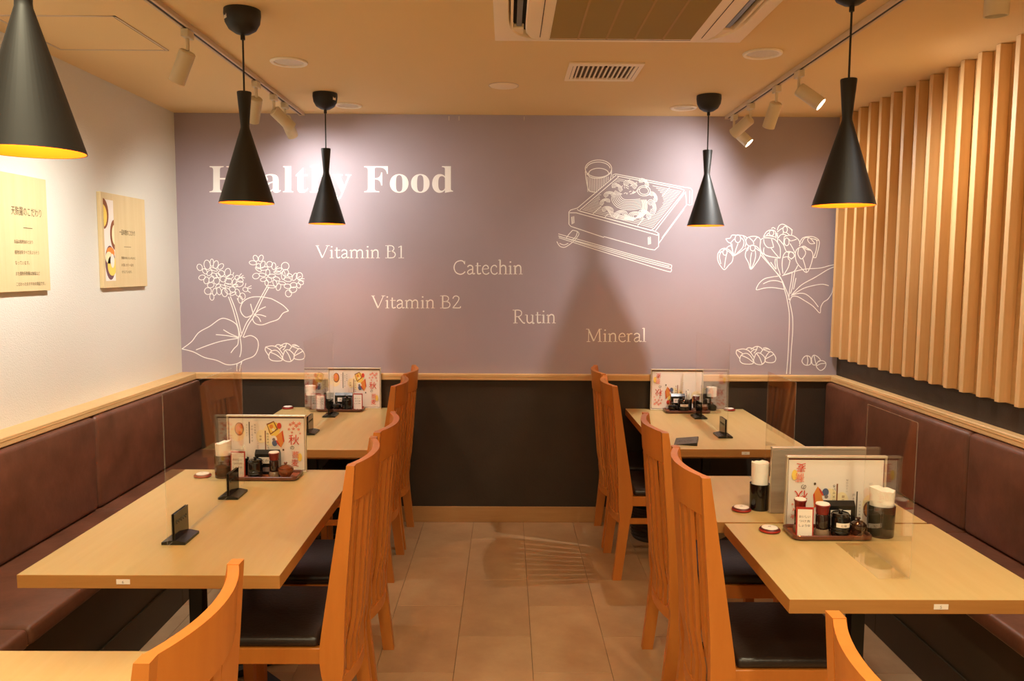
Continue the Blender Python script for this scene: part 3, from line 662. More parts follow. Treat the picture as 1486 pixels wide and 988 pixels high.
# tracks
def track(x, y0, y1, label):
    t = thing('lighting_track', label, 'light track', (x, (y0+y1)/2, ZC)); h = (y1-y0)/2
    q = B(); box(q, -.0175, -.006, -h, h, -.019, -.0005, .001, 1); box(q, .006, .0175, -h, h, -.019, -.0005, .001, 1); box(q, -.006, .006, -h, h, -.006, -.0005)
    box(q, -.0175, .0175, h, h+.012, -.021, -.0005, .001, 1); obj('rail', q, M_RAIL, t)
    q = B(); box(q, -.0058, .0058, -h, h-.001, -.0165, -.0065); obj('contact_slot', q, M_SLOT, t)
track(-1.22, .4, 4.86-.055, 'white ceiling light track with a dark slot on the left side')
track(1.318, .4, 4.86-.03, 'white ceiling light track with a dark slot on the right side')
def spot(x, y, d, label, power, size=70, L=.125, drop=.075, col=None, lens=True):
    t = thing('track_spotlight', label, 'spotlight', (x, y, ZC-.0215), 0, 'white cylinder spotlights on the ceiling tracks')
    q = B(); box(q, -.014, .014, -.03, .03, -.030, -.0005, .002, 1); obj('track_adapter', q, M_SPOTW, t)
    q = B(); tube(q, [(0, 0, -.0305), (0, 0, -drop)], .007, 10); obj('stem', q, M_SPOTW, t)
    d = Vector(d).normalized(); p = Vector((0, 0, -drop-.004)); A = axis_mtx(p, d)
    q = B(); lathe(q, [(0, .0), (.027, 0), (.0305, .004), (.0305, L), (.0275, L), (.0265, L-.018), (0, L-.018)], 28, mtx=A); obj('housing', q, M_SPOTW, t, 40)
    q = B(); lathe(q, [(0, L-.0145), (.0255, L-.0145), (.0255, L-.0165), (0, L-.0165)], 24, mtx=A); obj('lens', q, M_LENS if lens else M_LENSOFF, t)
    if power:
        ld = bpy.data.lights.new('spot_light', 'SPOT'); ld.energy = power; ld.color = col or NEUTRAL; ld.spot_size = math.radians(size+45); ld.spot_blend = 1; ld.shadow_soft_size = .022
        lo = bpy.data.objects.new('spot_light', ld); COL.objects.link(lo); lo.parent = t
        lo.matrix_local = axis_mtx(p+d*(L-.008), -d)
LX, RX = -1.22, 1.318
spot(LX, 3.12, (-.44, .22, -.82), 'lone white cylinder spotlight on the left track, tilted towards the white wall', P_SPOT*1.7, 75)
spot(LX, 3.95, (-.3, .5, -.75), 'white spotlight on the left track half behind the middle pendant neck', P_SPOT*1.1, 75)
spot(LX, 4.245, (.55, .55, -.58), 'white spotlight on the left track pointing down to the right', P_SPOT*.62, 70)
spot(LX, 4.45, (.12, .72, -.62), 'white spotlight at the far end of the left track, behind the one pointing right', P_SPOT*.22, 85)
spot(RX, 2.2, (0.03, .08, -1), 'white spotlight hanging into the top right corner of the picture', P_SPOT*.3, 80, L=.13, lens=False)
spot(LX, 2.15, (-.8, .3, -.32), 'added white spotlight on the left track, unseen above the frame, to brighten the white wall', P_SPOT*.42, 85)  # extra lamp put in out of view to lift the left wall
spot(RX, 1.2, (.8, .3, -.5), 'added white spotlight on the right track, unseen above the frame, to brighten the slats', P_SPOT*.9, 85)  # added out of view, only for its light on the slats
spot(RX, 3.67, (.66, -.36, -.6), 'white spotlight on the right track with its glowing lens turned to the slats', P_SPOT*1.1, 85)
spot(RX, 3.97, (-.12, .5, -.85), 'unlit-looking beige spotlight hanging almost upright on the right track', P_SPOT*1.5, 75)
spot(RX, 4.386, (-.5, .62, -.5), 'brightly lit white spotlight on the right track pointing down to the left', P_SPOT*.36, 85)
spot(RX, 4.70, (.55, -.27, -.6), 'glowing spotlight at the far end of the right track beside the mural', P_SPOT*.7, 80)

# recessed downlights
def downlight(x, y, label, on=0, r=.083):
    t = thing('ceiling_downlight', label, 'downlight', (x, y, ZC), 0, 'round recessed ceiling downlights')
    q = B(); lathe(q, [(r-.018, -.0006), (r-.016, -.006), (r-.004, -.008), (r, -.0035), (r, -.0006), (r-.018, -.0006)], 36); obj('trim_ring', q, mat('downlight_white', (250, 238, 218), .45), t, 40)
    q = B(); lathe(q, [(0, -.0004), (r-.019, -.0004), (r-.019, -.0018), (0, -.0018)], 32); obj('diffuser', q, M_SPOTW, t)
    if on:
        ld = bpy.data.lights.new('added_fill_light', 'AREA'); ld.shape = 'DISK'; ld.size = .13; ld.energy = on; ld.color = WARM_FILL; ld.spread = math.radians(150)
        lo = bpy.data.objects.new('added_fill_light', ld); COL.objects.link(lo); lo.parent = t; lo.location = (0, 0, -.009)
downlight(-.98, 3.658, 'round downlight by the left track, between the two farther left pendants')
downlight(1.083, 3.459, 'round downlight to the right of the air conditioner corner')
downlight(-.90, 4.60, 'round downlight behind the far left pendant canopy', r=.075)
downlight(1.0, 4.60, 'round downlight behind the far right pendant canopy', r=.075)
for x, y in ((-.95, 1.35), (.95, 1.35), (0, .6), (-.95, -.5), (.95, -.5), (0, -1.4)):  # unseen lamps added as fill for chairs and table fronts
    downlight(x, y, 'round fill downlight added out of view in the ceiling %s' % {(-.95, 1.35): 'ahead of the camera on the left', (.95, 1.35): 'ahead of the camera on the right', (0, .6): 'straight above the camera', (-.95, -.5): 'behind the camera on the left', (.95, -.5): 'behind the camera on the right', (0, -1.4): 'farthest behind the camera'}[(x, y)], P_FILL*(1.5 if y < 0 else .85))
t = thing('ceiling_speaker', 'small flat round white cover alone in the middle of the ceiling', 'ceiling cover', (-.02, 4.091, ZC))
q = B(); lathe(q, [(0, -.009), (.05, -.0085), (.068, -.005), (.073, -.0006), (0, -.0006)], 32); obj('cover', q, M_ACW, t, 40)
q = B(); lathe(q, [(.0735, -.0006), (.0735, -.003), (.077, -.002), (.077, -.0006)], 32); obj('rim', q, M_RAIL, t)

# ceiling air conditioner, two-way cassette
t = thing('ceiling_air_conditioner', 'square cassette air conditioner with olive grille let into the ceiling', 'air conditioner', (.4275, 2.71, ZC))
def sup(hw, hh, p):
    out = []
    for a in range(0, 360, 5):
        r = math.radians(a); c, s_ = math.cos(r), math.sin(r); k = (abs(c/hw)**p+abs(s_/hh)**p)**(-1/p); out.append((c*k, s_*k))
    return out
def rays(hw, hh):
    out = []
    for a in range(0, 360, 5):
        r = math.radians(a); c, s_ = math.cos(r), math.sin(r)
        k = min(hw/max(abs(c), 1e-6), hh/max(abs(s_), 1e-6)); out.append([c*k, s_*k])
    for sx in (1, -1):
        for sy in (1, -1):
            b_ = min(out, key=lambda q: (q[0]-sx*hw)**2+(q[1]-sy*hh)**2); b_[0], b_[1] = sx*hw, sy*hh
    return out
def loft(q, lay, cap=False):
    rows = [[q.verts.new((a, c, z)) for a, c in P] for P, z in lay]; n = len(rows[0])
    for A_, C_ in zip(rows, rows[1:]):
        for i_ in range(n): q.faces.new((A_[i_], A_[(i_+1) % n], C_[(i_+1) % n], C_[i_]))
    if cap: q.faces.new(rows[-1])
OR, IN = rays(.4775, .472), sup(.428, .464, 5)
q = B(); loft(q, [(OR, -.0006), (OR, -.034), ([(a*.99, c*.99) for a, c in OR], -.036), (IN, -.038), ([(a*.985, c*.988) for a, c in IN], -.012)]); obj('outer_panel', q, M_ACW, t, 30)
q = B(); box(q, -.42, .42, -.455, .455, -.011, -.001); obj('recess', q, M_DARK, t)
CP = sup(.364, .452, 9); f_ = lambda k: [(a*k, c*k) for a, c in CP]
q = B(); loft(q, [(f_(.985), -.012), (f_(1), -.036), (f_(.985), -.043), (f_(.93), -.045)], True); obj('centre_panel', q, M_ACW, t, 30)
q = B(); box(q, -.268, .268, -.39, .39, -.0475, -.0455, .0005, 1); gr = obj('intake_grille', q, M_ACG, t)
for k in range(1, 5):
    q = B(); x = -.268+.1072*k; box(q, x-.004, x+.004, -.39, .39, -.0485, -.0476); obj('grille_rib', q, M_ACGL, gr)
for x in (-.306, .306):
    q = B(); box(q, x-.0015, x+.0015, -.38, .38, -.0462, -.0455); obj('panel_gap', q, M_TXT, t)
q = B(); box(q, -.27, .27, .405, .408, -.0462, -.0455); obj('panel_gap', q, M_TXT, t)
for s in (-1, 1):
    q = B(); box(q, -.010, .010, -.315, .315, -.026, -.013, .003, 2, mtx=Matrix.Translation((s*.386, 0, 0))); obj('louvre', q, M_GREYV, t)
    q = B(); box(q, s*.4135-.005, s*.4135+.005, -.33, .33, -.034, -.0115, .002, 1); obj('louvre_lip', q, M_ACW, t)
    for e in (-1, 1):
        q = B(); y0, y1 = sorted((e*.322, e*.40)); box(q, min(s*.368, s*.408), max(s*.368, s*.408), y0, y1, -.030, -.0115, .004, 2); obj('slot_end', q, M_ACW, t)

# small ceiling vent
t = thing('ceiling_vent', 'small square ceiling vent with slanting slats in front of the mural', 'vent', (.443, 3.785, ZC))
q = B()
for a in ((-.168, .168, -.165, -.122), (-.168, .168, .122, .165), (-.168, -.132, -.122, .122), (.132, .168, -.122, .122)): box(q, *a, -.009, -.0006, .001, 1)
obj('vent_frame', q, M_ACW, t)
q = B(); box(q, -.1315, .1315, -.1215, .1215, -.0016, -.0006); obj('vent_backing', q, M_VENTD, t)
q = B(); box(q, -.148, -.1465, -.12, .12, -.0096, -.009); box(q, .1465, .148, -.12, .12, -.0096, -.009); obj('frame_gap', q, M_TXT, t)
for k in range(12):
    q = B(); x = -.1205+k*.0219; box(q, x-.0035, x+.0035, -.1215, .1215, -.0085, -.002); obj('slat', q, M_ACW, t)
q = B(); lathe(q, [(0, -.016), (.005, -.015), (.005, -.0095), (0, -.0095)], 12, 0, -.128); obj('latch', q, M_DARK, t)

# ------------------------------------------------------------------ things on the tables
# menu stand: silver frame around a printed sheet
def menu_print(parent, W_, H_, flip, y):
    q = B(); MM = [M_YEL, M_ORG, M_PINK, M_BRN, M_REDP, M_BLU, M_CRM, M_GRY, M_TXT, M_PAPER]; lay = [0]
    def M(u, v):
        a, c = (u-.5)*W_, (.5-v)*H_
        if flip: a, c = -a, -c
        return (a, y-.0002*lay[0], c)
    def P(pts, mi): lay[0] += .2; q.faces.new([q.verts.new(M(*p)) for p in pts]).material_index = mi
    def E_(cx, cy, rx, ry, mi, rot=0): P([(cx+a/W_, cy+c/H_) for a, c in ell(0, 0, rx*W_, ry*H_, rot, n=20)[1:]], mi)
    def Tx(s, cx, cy, h, mi): # one character, h in metres, centred
        p, f, (w, lo, hi) = text_mesh(s); k = h*1.12; p = [(a*k, c*k) for a, c in p]; w, lo, hi = w*k, lo*k, hi*k; lay[0] += .2
        put(q, [(cx+(a-w/2)/W_, cy-(c-(lo+hi)/2)/H_) for a, c in p], f, M, mi)
    E_(.11, .30, .10, .16, 6); E_(.135, .22, .062, .13, 3); E_(.13, .215, .05, .105, 1); E_(.125, .20, .02, .04, 2)
    P([(.262, .08), (.275, .08), (.275, .5), (.262, .5)], 8)
    for i, c in enumerate('きのこ天そば'): Tx(c, .305, .17+i*.055, .0085, 7)
    for i, c in enumerate('あたたかい'): Tx(c, .235, .14+i*.05, .006, 7)
    for i, c in enumerate('旬の味覚'): Tx(c, .345, .14+i*.05, .007, 7)
    E_(.43, .36, .07, .13, 6)
    for i, c in enumerate('御膳'): Tx(c, .415, .36+i*.06, .009, 3)
    for i, c in enumerate('一二〇〇円'): Tx(c, .38, .5+i*.045, .006, 7)
    E_(.56, .33, .11, .22, 6); E_(.60, .22, .08, .14, 0)
    P([(.475, .25), (.49, .25), (.49, .62), (.475, .62)], 3)
    for i, c in enumerate('秋の天せいろ'): Tx(c, .515, .31+i*.055, .0095, 8)
    P([(.50, .12), (.60, .06), (.655, .22), (.55, .33)], 3); P([(.515, .14), (.595, .085), (.635, .21), (.555, .30)], 0); E_(.565, .17, .025, .04, 1); E_(.59, .23, .022, .03, 6)
    E_(.67, .155, .03, .06, 4); P([(.62, .36), (.72, .24), (.735, .45), (.69, .58), (.64, .5)], 1); P([(.70, .26), (.712, .25), (.735, .45), (.72, .48)], 4)
    E_(.595, .43, .045, .085, 9); E_(.605, .49, .035, .06, 5); E_(.595, .42, .02, .03, 7); E_(.65, .49, .01, .07, 4, -30); E_(.72, .62, .012, .02, 8)
    for cx, cy, r in ((.82, .13, .025), (.86, .10, .028), (.90, .15, .03), (.94, .11, .028), (.80, .22, .02), (.86, .21, .024), (.93, .22, .022), (.95, .30, .015), (.84, .28, .018)):
        for a in range(5):
            an = a*72+cx*900; E_(cx+r*.55*math.cos(math.radians(an)), cy+r*.75*math.sin(math.radians(an)), r*.45, r*.28, 2, an)
    E_(.94, .76, .03, .08, 0)
    Tx('秋', .865, .42, .042, 4); Tx('の', .84, .575, .018, 8); Tx('蕎', .885, .715, .030, 2); Tx('麦', .875, .87, .030, 4)
    return obj('menu_print', q, MM, parent)
def menu_stand(x0, x1, y, z1, label, flip=False, back=False):
    W_, H_ = x1-x0, z1-ZT-.001
    t = thing('menu_stand', label, 'menu stand', ((x0+x1)/2, y, ZT+.0005+H_/2)); w, h = W_/2, H_/2
    q = B(); f = .009
    for a in ((-w, w, -.006, .012, h-.007, h), (-w, w, -.004, .008, -h, -h+.006), (-w, -w+.006, -.004, .008, -h+.006, h-.007), (w-.006, w, -.004, .008, -h+.006, h-.007)): box(q, *a, .0008, 1)
    obj('frame', q, M_SILVER, t)
    q = B(); box(q, -w+.0065, w-.0065, .003, .0055, -h+.0065, h-.0075); obj('back_plate', q, M_STEEL, t)
    if back:
        q = B(); box(q, -w+.001, w-.001, -.0075, -.0062, -h+.001, h-.008, .0004, 1); obj('steel_sheet', q, M_STEEL, t)
        return t
    q = B(); box(q, -w+.009, w-.009, .0015, .0025, -h+.009, h-.014); s = obj('menu_sheet', q, M_PAPER, t)
    menu_print(s, W_-.018, H_-.023, flip, .0012)
    q = B(); box(q, -w+.0065, w-.0065, .0026, .0029, -h+.0065, h-.0075); obj('mount', q, M_DRED, t)
    return t
menu_stand(-1.169, -.838, 3.285, .967, 'upright autumn menu in a silver frame on the middle left table')
menu_stand(-1.088, -.765, 4.812, .976, 'upright autumn menu in a silver frame on the far left table by the mural')
menu_stand(.885, 1.208, 4.812, .977, 'autumn menu standing upside down in a silver frame on the far right table', True)
menu_stand(.936, 1.272, 2.592, .967, 'autumn menu standing upside down in a silver frame on the nearest right table', True)
menu_stand(.937, 1.27, 2.745, .962, 'menu stand seen from its plain steel back on the small right table', False, True)

# clear dividers
def sheet_box(q, x0, x1, y0, y1, z0, z1):
    box(q, x0, x1, y0, y1, z0, z1)
    for f in q.faces:
        f.normal_update(); f.material_index = 0 if abs(f.normal.x) > .9 else 1
def divider(x, y0, y1, z0, z1, label, foot=None):
    t = thing('clear_divider', label, 'clear panel', (x, (y0+y1)/2, ZT)); h = (y1-y0)/2
    q = B(); sheet_box(q, -.0015, .0015, -h, h, z0-ZT, z1-ZT); obj('sheet', q, [M_ACR, M_ACRE], t)
    if foot:
        q = B(); box(q, foot[0], foot[1], -h+.005, h-.005, .0005, .002)
        for f in q.faces:
            f.normal_update(); f.material_index = 0 if abs(f.normal.z) > .9 else 1
        obj('foot_plate', q, [M_ACR, M_ACRE], t)
        for s in (-1, 1):
            yy = s*(h-.02); q = B(); prism(q, [(-.0017, .0032), (-.055, .0032), (-.0017, .05)], yy-.0015, yy+.0015, 'y'); obj('gusset', q, M_ACR, t)
divider(-1.028, 2.355, 3.065, ZT+.012, 1.205, 'clear acrylic divider along the middle left table, held by two black stands')
divider(-1.02, 3.985, 4.655, ZT+.012, 1.21, 'clear acrylic divider along the far left table in front of the mural')
divider(1.125, 3.965, 4.665, ZT+.012, 1.215, 'clear acrylic divider along the far right table in front of the mural')
divider(1.082, 2.925, 3.243, ZT+.0035, 1.165, 'short clear divider mirroring orange chairs, on the small right table behind the steel menu back', (-.07, -.002))
divider(1.128, 2.135, 2.437, ZT+.0035, 1.168, 'short clear divider with clear foot on the nearest right table', (-.085, -.002))
def stand_parts(t):
    q = B(); prism(q, [(-.037, 0), (.037, 0), (.037, .008), (.009, .014), (-.009, .014), (-.037, .008)], -.056, .056, 'y')
    # slot for the sheet is between the two cheeks
    obj('base', q, M_BLACKC, t)
    for s in (-1, 1):
        q = B(); x0, x1 = sorted((s*.0019, s*.0048)); box(q, x0, x1, -.054, .054, .0145, .096, .0006, 1); o = obj('cheek', q, M_BLACKG, t)
        q = B(); xx = s*.0052
        for k in range(5):
            y = -.034+k*.017; tube(q, [(xx, y+.005*math.cos(a*PI/3), .066+.006*math.sin(a*PI/3)) for a in range(6)], .0007, 4)
        obj('embossing', q, M_BLACKC, o)
def panel_stand(x, y, label):
    t = thing('panel_stand', label, 'panel holder', (x, y, ZT+.0003), 0, 'black stands of the clear dividers'); stand_parts(t); return t
# sheets sit on the base ridge
for o in [o for o in COL.objects if o.name.startswith('clear_divider')]: pass
panel_stand(-1.028, 2.452, 'black divider stand at the near end of the middle left table')
panel_stand(-1.028, 2.935, 'black divider stand by the condiment tray on the middle left table')
panel_stand(-1.02, 4.08, 'black divider stand at the near end of the far left table')
panel_stand(-1.02, 4.565, 'black divider stand near the tray on the far left table')
panel_stand(1.125, 4.045, 'black divider stand in the middle of the far right table')
panel_stand(1.125, 4.56, 'black divider stand near the tray on the far right table')
t = thing('tent_sign', 'small black wedge sign with pale marks near the front of the far right table', 'sign', (.905, 3.90, ZT+.0004), math.radians(-16))
q = B(); prism(q, [(-.058, 0), (.055, 0), (.054, .014), (.050, .0155)], -.08, .08, 'y'); obj('wedge', q, M_BLACKC, t)
q = B()
for k in range(3):
    ribbon(q, smoothpts([(-.03+k*.026+.008*math.cos(a), .010*math.sin(a)) for a in (0, 1, 2, 3, 4, 5)], 2), .0028, lambda a, c: (a, c, .0006+(a+.058)*.1436+.0008))
obj('pale_marks', q, M_GRY, t)

# napkin holder
def holder(x, y, r, h, ph, label, solid=True, tilt=0):
    t = thing('napkin_holder', label, 'holder', (x, y, ZT+.0005), 0, 'dark cups holding white paper on each table')
    q = B(); lathe(q, [(0, 0), (r*.93, 0), (r*.95, .003), (r, h), (r*.94, h), (r*.9, .006), (0, .006)], 28); obj('cup', q, M_BLACKG if solid else M_SMOKE, t, 40)
    q = B(); rr = random.Random(int(abs(x)*1000)); n = 18
    rows = []
    for z, f in ((h*.25, .80), (h+.002, .84), (h+ph*.6, .88), (h+ph, .9)):
        rows.append([q.verts.new((r*f*(1+.03*math.sin(k*3))*math.cos(2*PI*k/n), r*f*(1+.03*math.sin(k*3))*math.sin(2*PI*k/n), z+(tilt*math.cos(2*PI*k/n)+rr.uniform(-.003, .003) if z == h+ph else 0))) for k in range(n)])
    for a, c in zip(rows, rows[1:]):
        for k in range(n): q.faces.new((a[k], a[(k+1) % n], c[(k+1) % n], c[k]))
    q.faces.new(rows[0][::-1])
    m = [q.verts.new((v.co.x*.55, v.co.y*.55, h+ph-.006+rr.uniform(-.003, .004))) for v in rows[-1]]
    for k in range(n): q.faces.new((rows[-1][k], rows[-1][(k+1) % n], m[(k+1) % n], m[k]))
    q.faces.new(m); obj('napkins', q, M_TISSUE, t, 50)
    return t
holder(-1.158, 3.205, .036, .093, .052, 'smoked holder with white napkins at the left end of the middle left table', False, .008)
holder(-1.192, 4.80, .034, .085, .058, 'dark holder with white napkins behind the divider of the far left table')
holder(1.262, 4.815, .034, .085, .058, 'dark holder with white napkins behind the divider of the far right table', False)
holder(.914, 2.79, .035, .095, .076, 'black holder with tall white paper beside the steel menu back')
holder(1.222, 2.512, .043, .102, .052, 'smoked holder with white paper on the nearest right table, seen through the divider', False, -.004)

# call buttons
def button(x, y, label):
    t = thing('call_button', label, 'call button', (x, y, ZT+.0003), 0, 'round table call buttons')
    q = B(); lathe(q, [(0, 0), (.029, 0), (.033, .004), (.033, .009), (.029, .013), (0, .013)], 28); obj('body', q, M_DRED, t, 40)
    q = B(); lathe(q, [(0, .0165), (.016, .0162), (.0255, .0145), (.0265, .0132), (0, .0132)], 28); o = obj('cap', q, M_PAPER, t, 40)
    q = B(); jp(q, lambda a, c: (a, c, .0172), '呼', -.006, -.006, None, .010); obj('symbol', q, M_TXT, o)
    q = B(); lathe(q, [(.0335, .003), (.0345, .006), (.0335, .009), (.0332, .006)], 28); obj('red_rim', q, M_RED, t)
button(-1.245, 3.205, 'round call button left of the smoked holder on the middle left table')
button(-1.333, 4.80, 'round call button at the left corner of the far left table')
button(1.37, 4.80, 'round call button at the right of the far right table')
button(.845, 2.77, 'round call button in front of the black holder beside the steel menu back')
button(.872, 2.545, 'round call button left of the tray on the nearest right table')

# condiment trays and what stands on them
def tray(x0, x1, y0, y1, label):
    t = thing('condiment_tray', label, 'tray', ((x0+x1)/2, (y0+y1)/2, ZT+.0003), 0, 'wooden condiment trays'); w, d = x1-x0, y1-y0
    def ringface(q, L, close0=True, close1=True):
        rows = [[q.verts.new((a, c, z)) for a, c in rrect(w+e, d+e, r, 5)] for e, r, z in L]
        # order corners counter-clockwise
        for A_, C_ in zip(rows, rows[1:]):
            n = len(A_)
            for i in range(n): q.faces.new((A_[i], A_[(i+1) % n], C_[(i+1) % n], C_[i]))
        return rows
    q = B()
    for rr in (1,):
        L = [(-.014, .02, 0), (0, .022, .006), (0, .022, .0155), (-.006, .02, .0175), (-.012, .018, .0155), (-.018, .016, .006)]
        def rr2(w_, d_, r_):
            out = []
            for sx, sy, a0 in ((1, 1, 0), (-1, 1, 90), (-1, -1, 180), (1, -1, 270)):
                for k in range(6):
                    a = math.radians(a0+18*k); out.append((sx*(w_/2-r_)+r_*math.cos(a), sy*(d_/2-r_)+r_*math.sin(a)))
            return out
        rows = [[q.verts.new((a, c, z)) for a, c in rr2(w+e, d+e, r)] for e, r, z in L]
        for A_, C_ in zip(rows, rows[1:]):
            n = len(A_)
            for i in range(n): q.faces.new((A_[i], A_[(i+1) % n], C_[(i+1) % n], C_[i]))
        q.faces.new(rows[0][::-1])
    obj('rim', q, mat('tray_rim_wood', (104, 56, 36), .3, coat=.3), t, 50)
    q = B(); prism(q, rr2(w-.017, d-.017, .0165), .0008, .0065, 'z'); obj('tray_floor', q, M_TRAY, t)
    return t
TZ = ZT+.0075
CG = {'jar': 'black lidded jars on the trays', 'pot': 'small glazed lidded pots on the trays', 'soy': 'soy sauce bottles on the trays', 'box': 'black packets standing on the trays', 'card': 'red framed cards on the trays'}
def jar(x, y, r, h, label, lab=False):
    t = thing('condiment_jar', label, 'jar', (x, y, TZ), 0, CG['jar'])
    q = B(); lathe(q, [(0, 0), (r*.88, 0), (r*.98, .004), (r, h*.15), (r, h*.70), (r*.93, h*.76), (0, h*.76)], 28); obj('body', q, M_BLACKG, t, 40)
    q = B(); lathe(q, [(0, h*.765), (r*.97, h*.765), (r*1.0, h*.80), (r*.85, h*.88), (r*.2, h*.91), (r*.16, h*.94), (r*.26, h*.97), (r*.2, h), (0, h)], 28); obj('lid', q, M_BLACKG, t, 40)
    q = B()
    for z in (.18, .30): lathe(q, [(r*1.0, h*z), (r*1.03, h*(z+.02)), (r*1.0, h*(z+.04))], 28)
    obj('ridges', q, M_BLACKC, t)
    if lab:
        q = B(); rows = []
        for k in range(9):
            a = math.radians(-135+k*11); rows.append([q.verts.new((r*1.015*math.cos(a), r*1.015*math.sin(a), z)) for z in (h*.40, h*.57)])
        for a, c in zip(rows, rows[1:]): q.faces.new((a[0], c[0], c[1], a[1]))
        o = obj('label', q, M_PAPER, t)
        q = B(); jp(q, lambda a, c: (r*1.03*math.cos(math.radians(-90)+a/r), r*1.03*math.sin(math.radians(-90)+a/r), c), '七味', -.010, h*.43, .018, h*.1); obj('label_print', q, M_TXT, o)
def pot(x, y, r, h, label, m=None):
    m = m or M_BROWNG
    t = thing('lidded_pot', label, 'pot', (x, y, TZ), 0, CG['pot'])
    q = B(); lathe(q, [(0, 0), (r*.55, 0), (r*.6, .004), (r*.95, h*.3), (r, h*.5), (r*.97, h*.58), (r*.8, h*.60), (0, h*.60)], 28); obj('body', q, m, t, 40)
    q = B(); lathe(q, [(0, h*.605), (r*.86, h*.605), (r*.84, h*.66), (r*.5, h*.78), (r*.18, h*.82), (r*.15, h*.87), (r*.25, h*.93), (r*.18, h), (0, h)], 28); obj('lid', q, m, t, 40)
    q = B(); tube(q, [(0, -r*.2, h*.7), (.0, -r*.75, h*.82), (0, -r*1.08, h*.9)], .0022, 6) if False else lathe(q, [(0, h*1.001), (.002, h*1.01), (0, h*1.03)], 8); obj('knob_glint', q, M_SILVER, t)
def soy(x, y, r, h, label):
    t = thing('soy_bottle', label, 'bottle', (x, y, TZ), 0, CG['soy'])
    q = B(); lathe(q, [(0, 0), (r*1.05, 0), (r*1.1, .006), (r*.98, h*.18), (r*.85, h*.22)], 24); obj('glass_foot', q, M_CLEARB, t, 40)
    q = B(); lathe(q, [(0, .003), (r*.85, h*.2), (r*.9, h*.3), (r*.9, h*.62), (r*.8, h*.66), (0, h*.66)], 24); obj('glass_body', q, M_GLASSD, t, 40)
    q = B(); lathe(q, [(0, h*.665), (r*.82, h*.665), (r*.9, h*.72), (r*.92, h*.86), (r*1.08, h*.93), (r*1.02, h*.95), (0, h*.95)], 24); obj('red_collar', q, M_COLLAR, t, 40)
    q = B(); lathe(q, [(0, h*.952), (r*.98, h*.952), (r*.9, h*.985), (0, h)], 24); obj('cap', q, M_PAPER, t, 40)
def packet(x, y, w, h, label):
    t = thing('black_packet', label, 'packet', (x, y, TZ), 0, CG['box'])
    q = B(); prism(q, [(-.017, 0), (.017, 0), (.013, h*.85), (.001, h), (-.003, h), (-.015, h*.85)], -w/2, w/2, 'x'); obj('body', q, M_BLACKC, t)
    q = B(); box(q, -w*.33, w*.33, -.0192, -.0182, h*.46, h*.72); o = obj('label', q, M_PAPER, t)
    q = B(); jp(q, lambda a, c: (a, -.0195, c), '天かす', -w*.25, h*.52, w*.5, h*.13); obj('label_print', q, M_TXT, o)
    q = B(); box(q, -w*.3, w*.3, -.0192, -.0182, h*.12, h*.30); obj('label', q, M_GRY, t)
def card(x, y, w, h, label, rz=0, lines=('おいしい', 'つけ方', 'しょうゆ')):
    t = thing('table_card', label, 'card', (x, y, TZ), rz, CG['card'])
    q = B(); prism(q, [(-.003, 0), (.003, 0), (.006, h), (.002, h)], -w/2, w/2, 'x'); obj('red_frame', q, M_RED, t)
    tl = lambda z: -.003+.005*z/h
    q = B(); q.faces.new([q.verts.new((a, tl(c)-.0006, c)) for a, c in ((-w/2+.004, .005), (w/2-.004, .005), (w/2-.004, h-.006), (-w/2+.004, h-.006))]); o = obj('paper', q, M_PAPER, t)
    q = B()
    for i, s in enumerate(lines): jp(q, lambda a, c: (a, tl(c)-.0012, c), s, -w*.34, h*(.66-.15*i), w*.64, h*.085)
    obj('handwriting', q, M_TXT, o)
    for s in (-1, 1):
        q = B(); tube(q, [(s*w*.12, -.004, .004), (s*w*.12, -.009, .003), (s*w*.22, -.009, .006), (s*w*.24, -.004, .008)], .0014, 6); obj('clip_foot', q, M_SILVER, t)
def pick_cup(x, y, r, h, label):
    t = thing('paper_packet_cup', label, 'cup', (x, y, TZ), 0)
    q = B(); lathe(q, [(0, 0), (r, 0), (r*1.05, h*.6), (r*.98, h*.6), (r*.9, .003), (0, .003)], 20); obj('cup', q, M_BLACKC, t, 40)
    rr = random.Random(4)
    for k in range(6):
        a = k*PI/3; q = B(); box(q, -.004, .004, -.0015, .0015, .004, h*(.92+.16*rr.random()), mtx=Matrix.Translation((r*.55*math.cos(a), r*.55*math.sin(a), 0)) @ Matrix.Rotation(rr.uniform(-.08, .08), 4, 'Y') @ Matrix.Rotation(a, 4, 'Z')); obj('paper_stick', q, M_TISSUE, t)

tray(-1.115, -.843, 3.135, 3.262, 'red-brown condiment tray on the middle left table')
card(-1.086, 3.165, .058, .108, 'red framed handwritten card at the left of the tray on the middle left table')
pick_cup(-1.075, 3.215, .017, .118, 'cup of white paper-wrapped sticks behind the card on the middle left table')
jar(-1.020, 3.178, .030, .083, 'black lidded jar with ridges on the tray of the middle left table')
packet(-.985, 3.236, .10, .10, 'black packet with white label behind the jar on the middle left table')
soy(-.945, 3.185, .021, .105, 'soy bottle with red collar on the tray of the middle left table')
pot(-.897, 3.18, .032, .062, 'round brown glazed lidded pot on the tray of the middle left table')

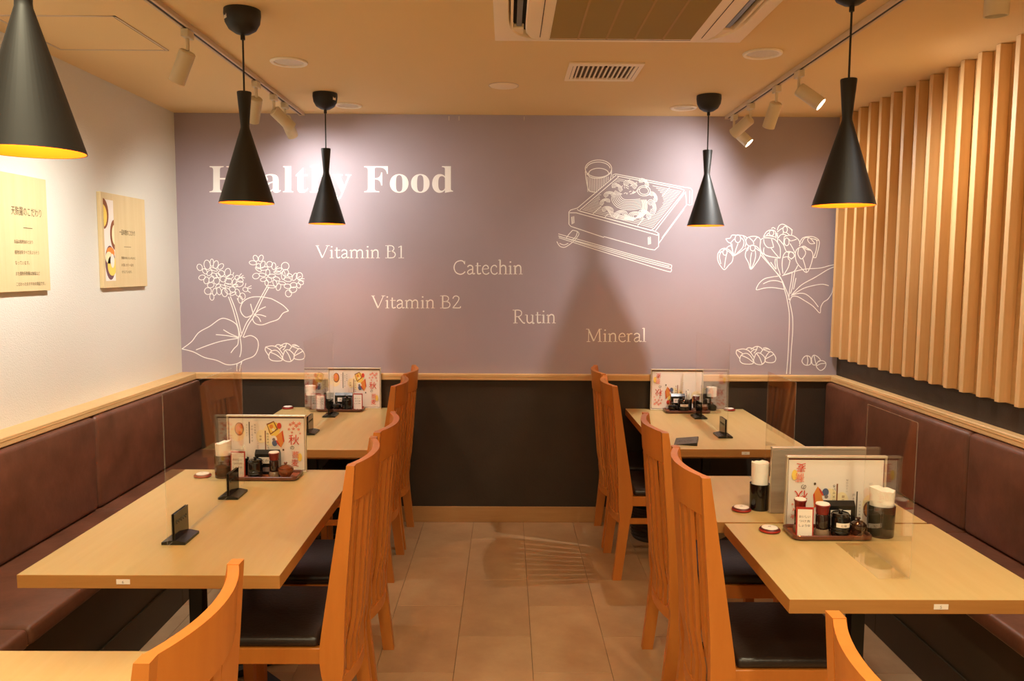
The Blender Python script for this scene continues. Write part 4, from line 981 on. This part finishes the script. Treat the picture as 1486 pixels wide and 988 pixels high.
tray(-1.136, -.858, 4.68, 4.798, 'red-brown condiment tray on the far left table')
card(-1.112, 4.715, .052, .092, 'red framed card behind the divider on the far left table')
pick_cup(-1.075, 4.768, .016, .10, 'cup of white paper-wrapped sticks on the far left table')
pot(-1.019, 4.722, .028, .05, 'small dark lidded pot on the tray of the far left table', M_BLACKG)
jar(-.955, 4.722, .031, .088, 'black lidded jar on the tray of the far left table')
packet(-.985, 4.776, .105, .096, 'black packet behind the jar on the far left table')
card(-.893, 4.73, .058, .098, 'red framed card at the right end of the tray on the far left table', math.radians(-6))

tray(.958, 1.228, 4.68, 4.798, 'red-brown condiment tray on the far right table')
pot(1.003, 4.722, .027, .055, 'small dark lidded pot at the left of the tray on the far right table', M_BLACKG)
jar(1.069, 4.72, .034, .085, 'black lidded jar with white label on the tray of the far right table', True)
packet(1.045, 4.776, .085, .10, 'black packet behind the labelled jar on the far right table')
pick_cup(1.112, 4.772, .02, .112, 'cup of white paper-wrapped sticks on the far right table')
soy(1.146, 4.722, .020, .10, 'soy bottle with red collar on the tray of the far right table')
pot(1.196, 4.73, .024, .045, 'small brown lidded pot behind the divider on the far right table')

tray(.918, 1.174, 2.448, 2.572, 'red-brown condiment tray on the nearest right table')
card(.958, 2.470, .054, .096, 'red framed handwritten card on the tray of the nearest right table', math.radians(-5))
soy(.962, 2.525, .019, .112, 'soy bottle almost hidden behind the card on the nearest right table')
soy(1.020, 2.487, .0225, .108, 'soy bottle with red collar next to the card on the nearest right table')
jar(1.078, 2.484, .030, .086, 'black lidded jar with white label on the tray of the nearest right table', True)
packet(1.096, 2.545, .10, .098, 'wide black packet behind the labelled jar on the nearest right table')
pot(1.139, 2.49, .026, .060, 'coppery lidded pot at the right of the tray on the nearest right table', mat('copper_black_glaze', (60, 34, 22), .15, coat=.6))

# luggage basket under the far right table
t = thing('floor_basket', 'round dark ribbed basket on the floor under the far right table', 'basket', (.875, 4.585, .0005))
q = B(); lathe(q, [(0, 0), (.115, 0), (.12, .004), (.138, .20), (.132, .20), (.112, .008), (0, .008)], 36); obj('wall', q, M_WICK, t, 40)
for k in range(9):
    q = B(); z = .02+k*.021; r = .1215+.018*z/.2+.0012
    lathe(q, [(r, z-.004), (r+.004, z), (r, z+.004)], 36); obj('rib', q, M_WICK, t, 60)
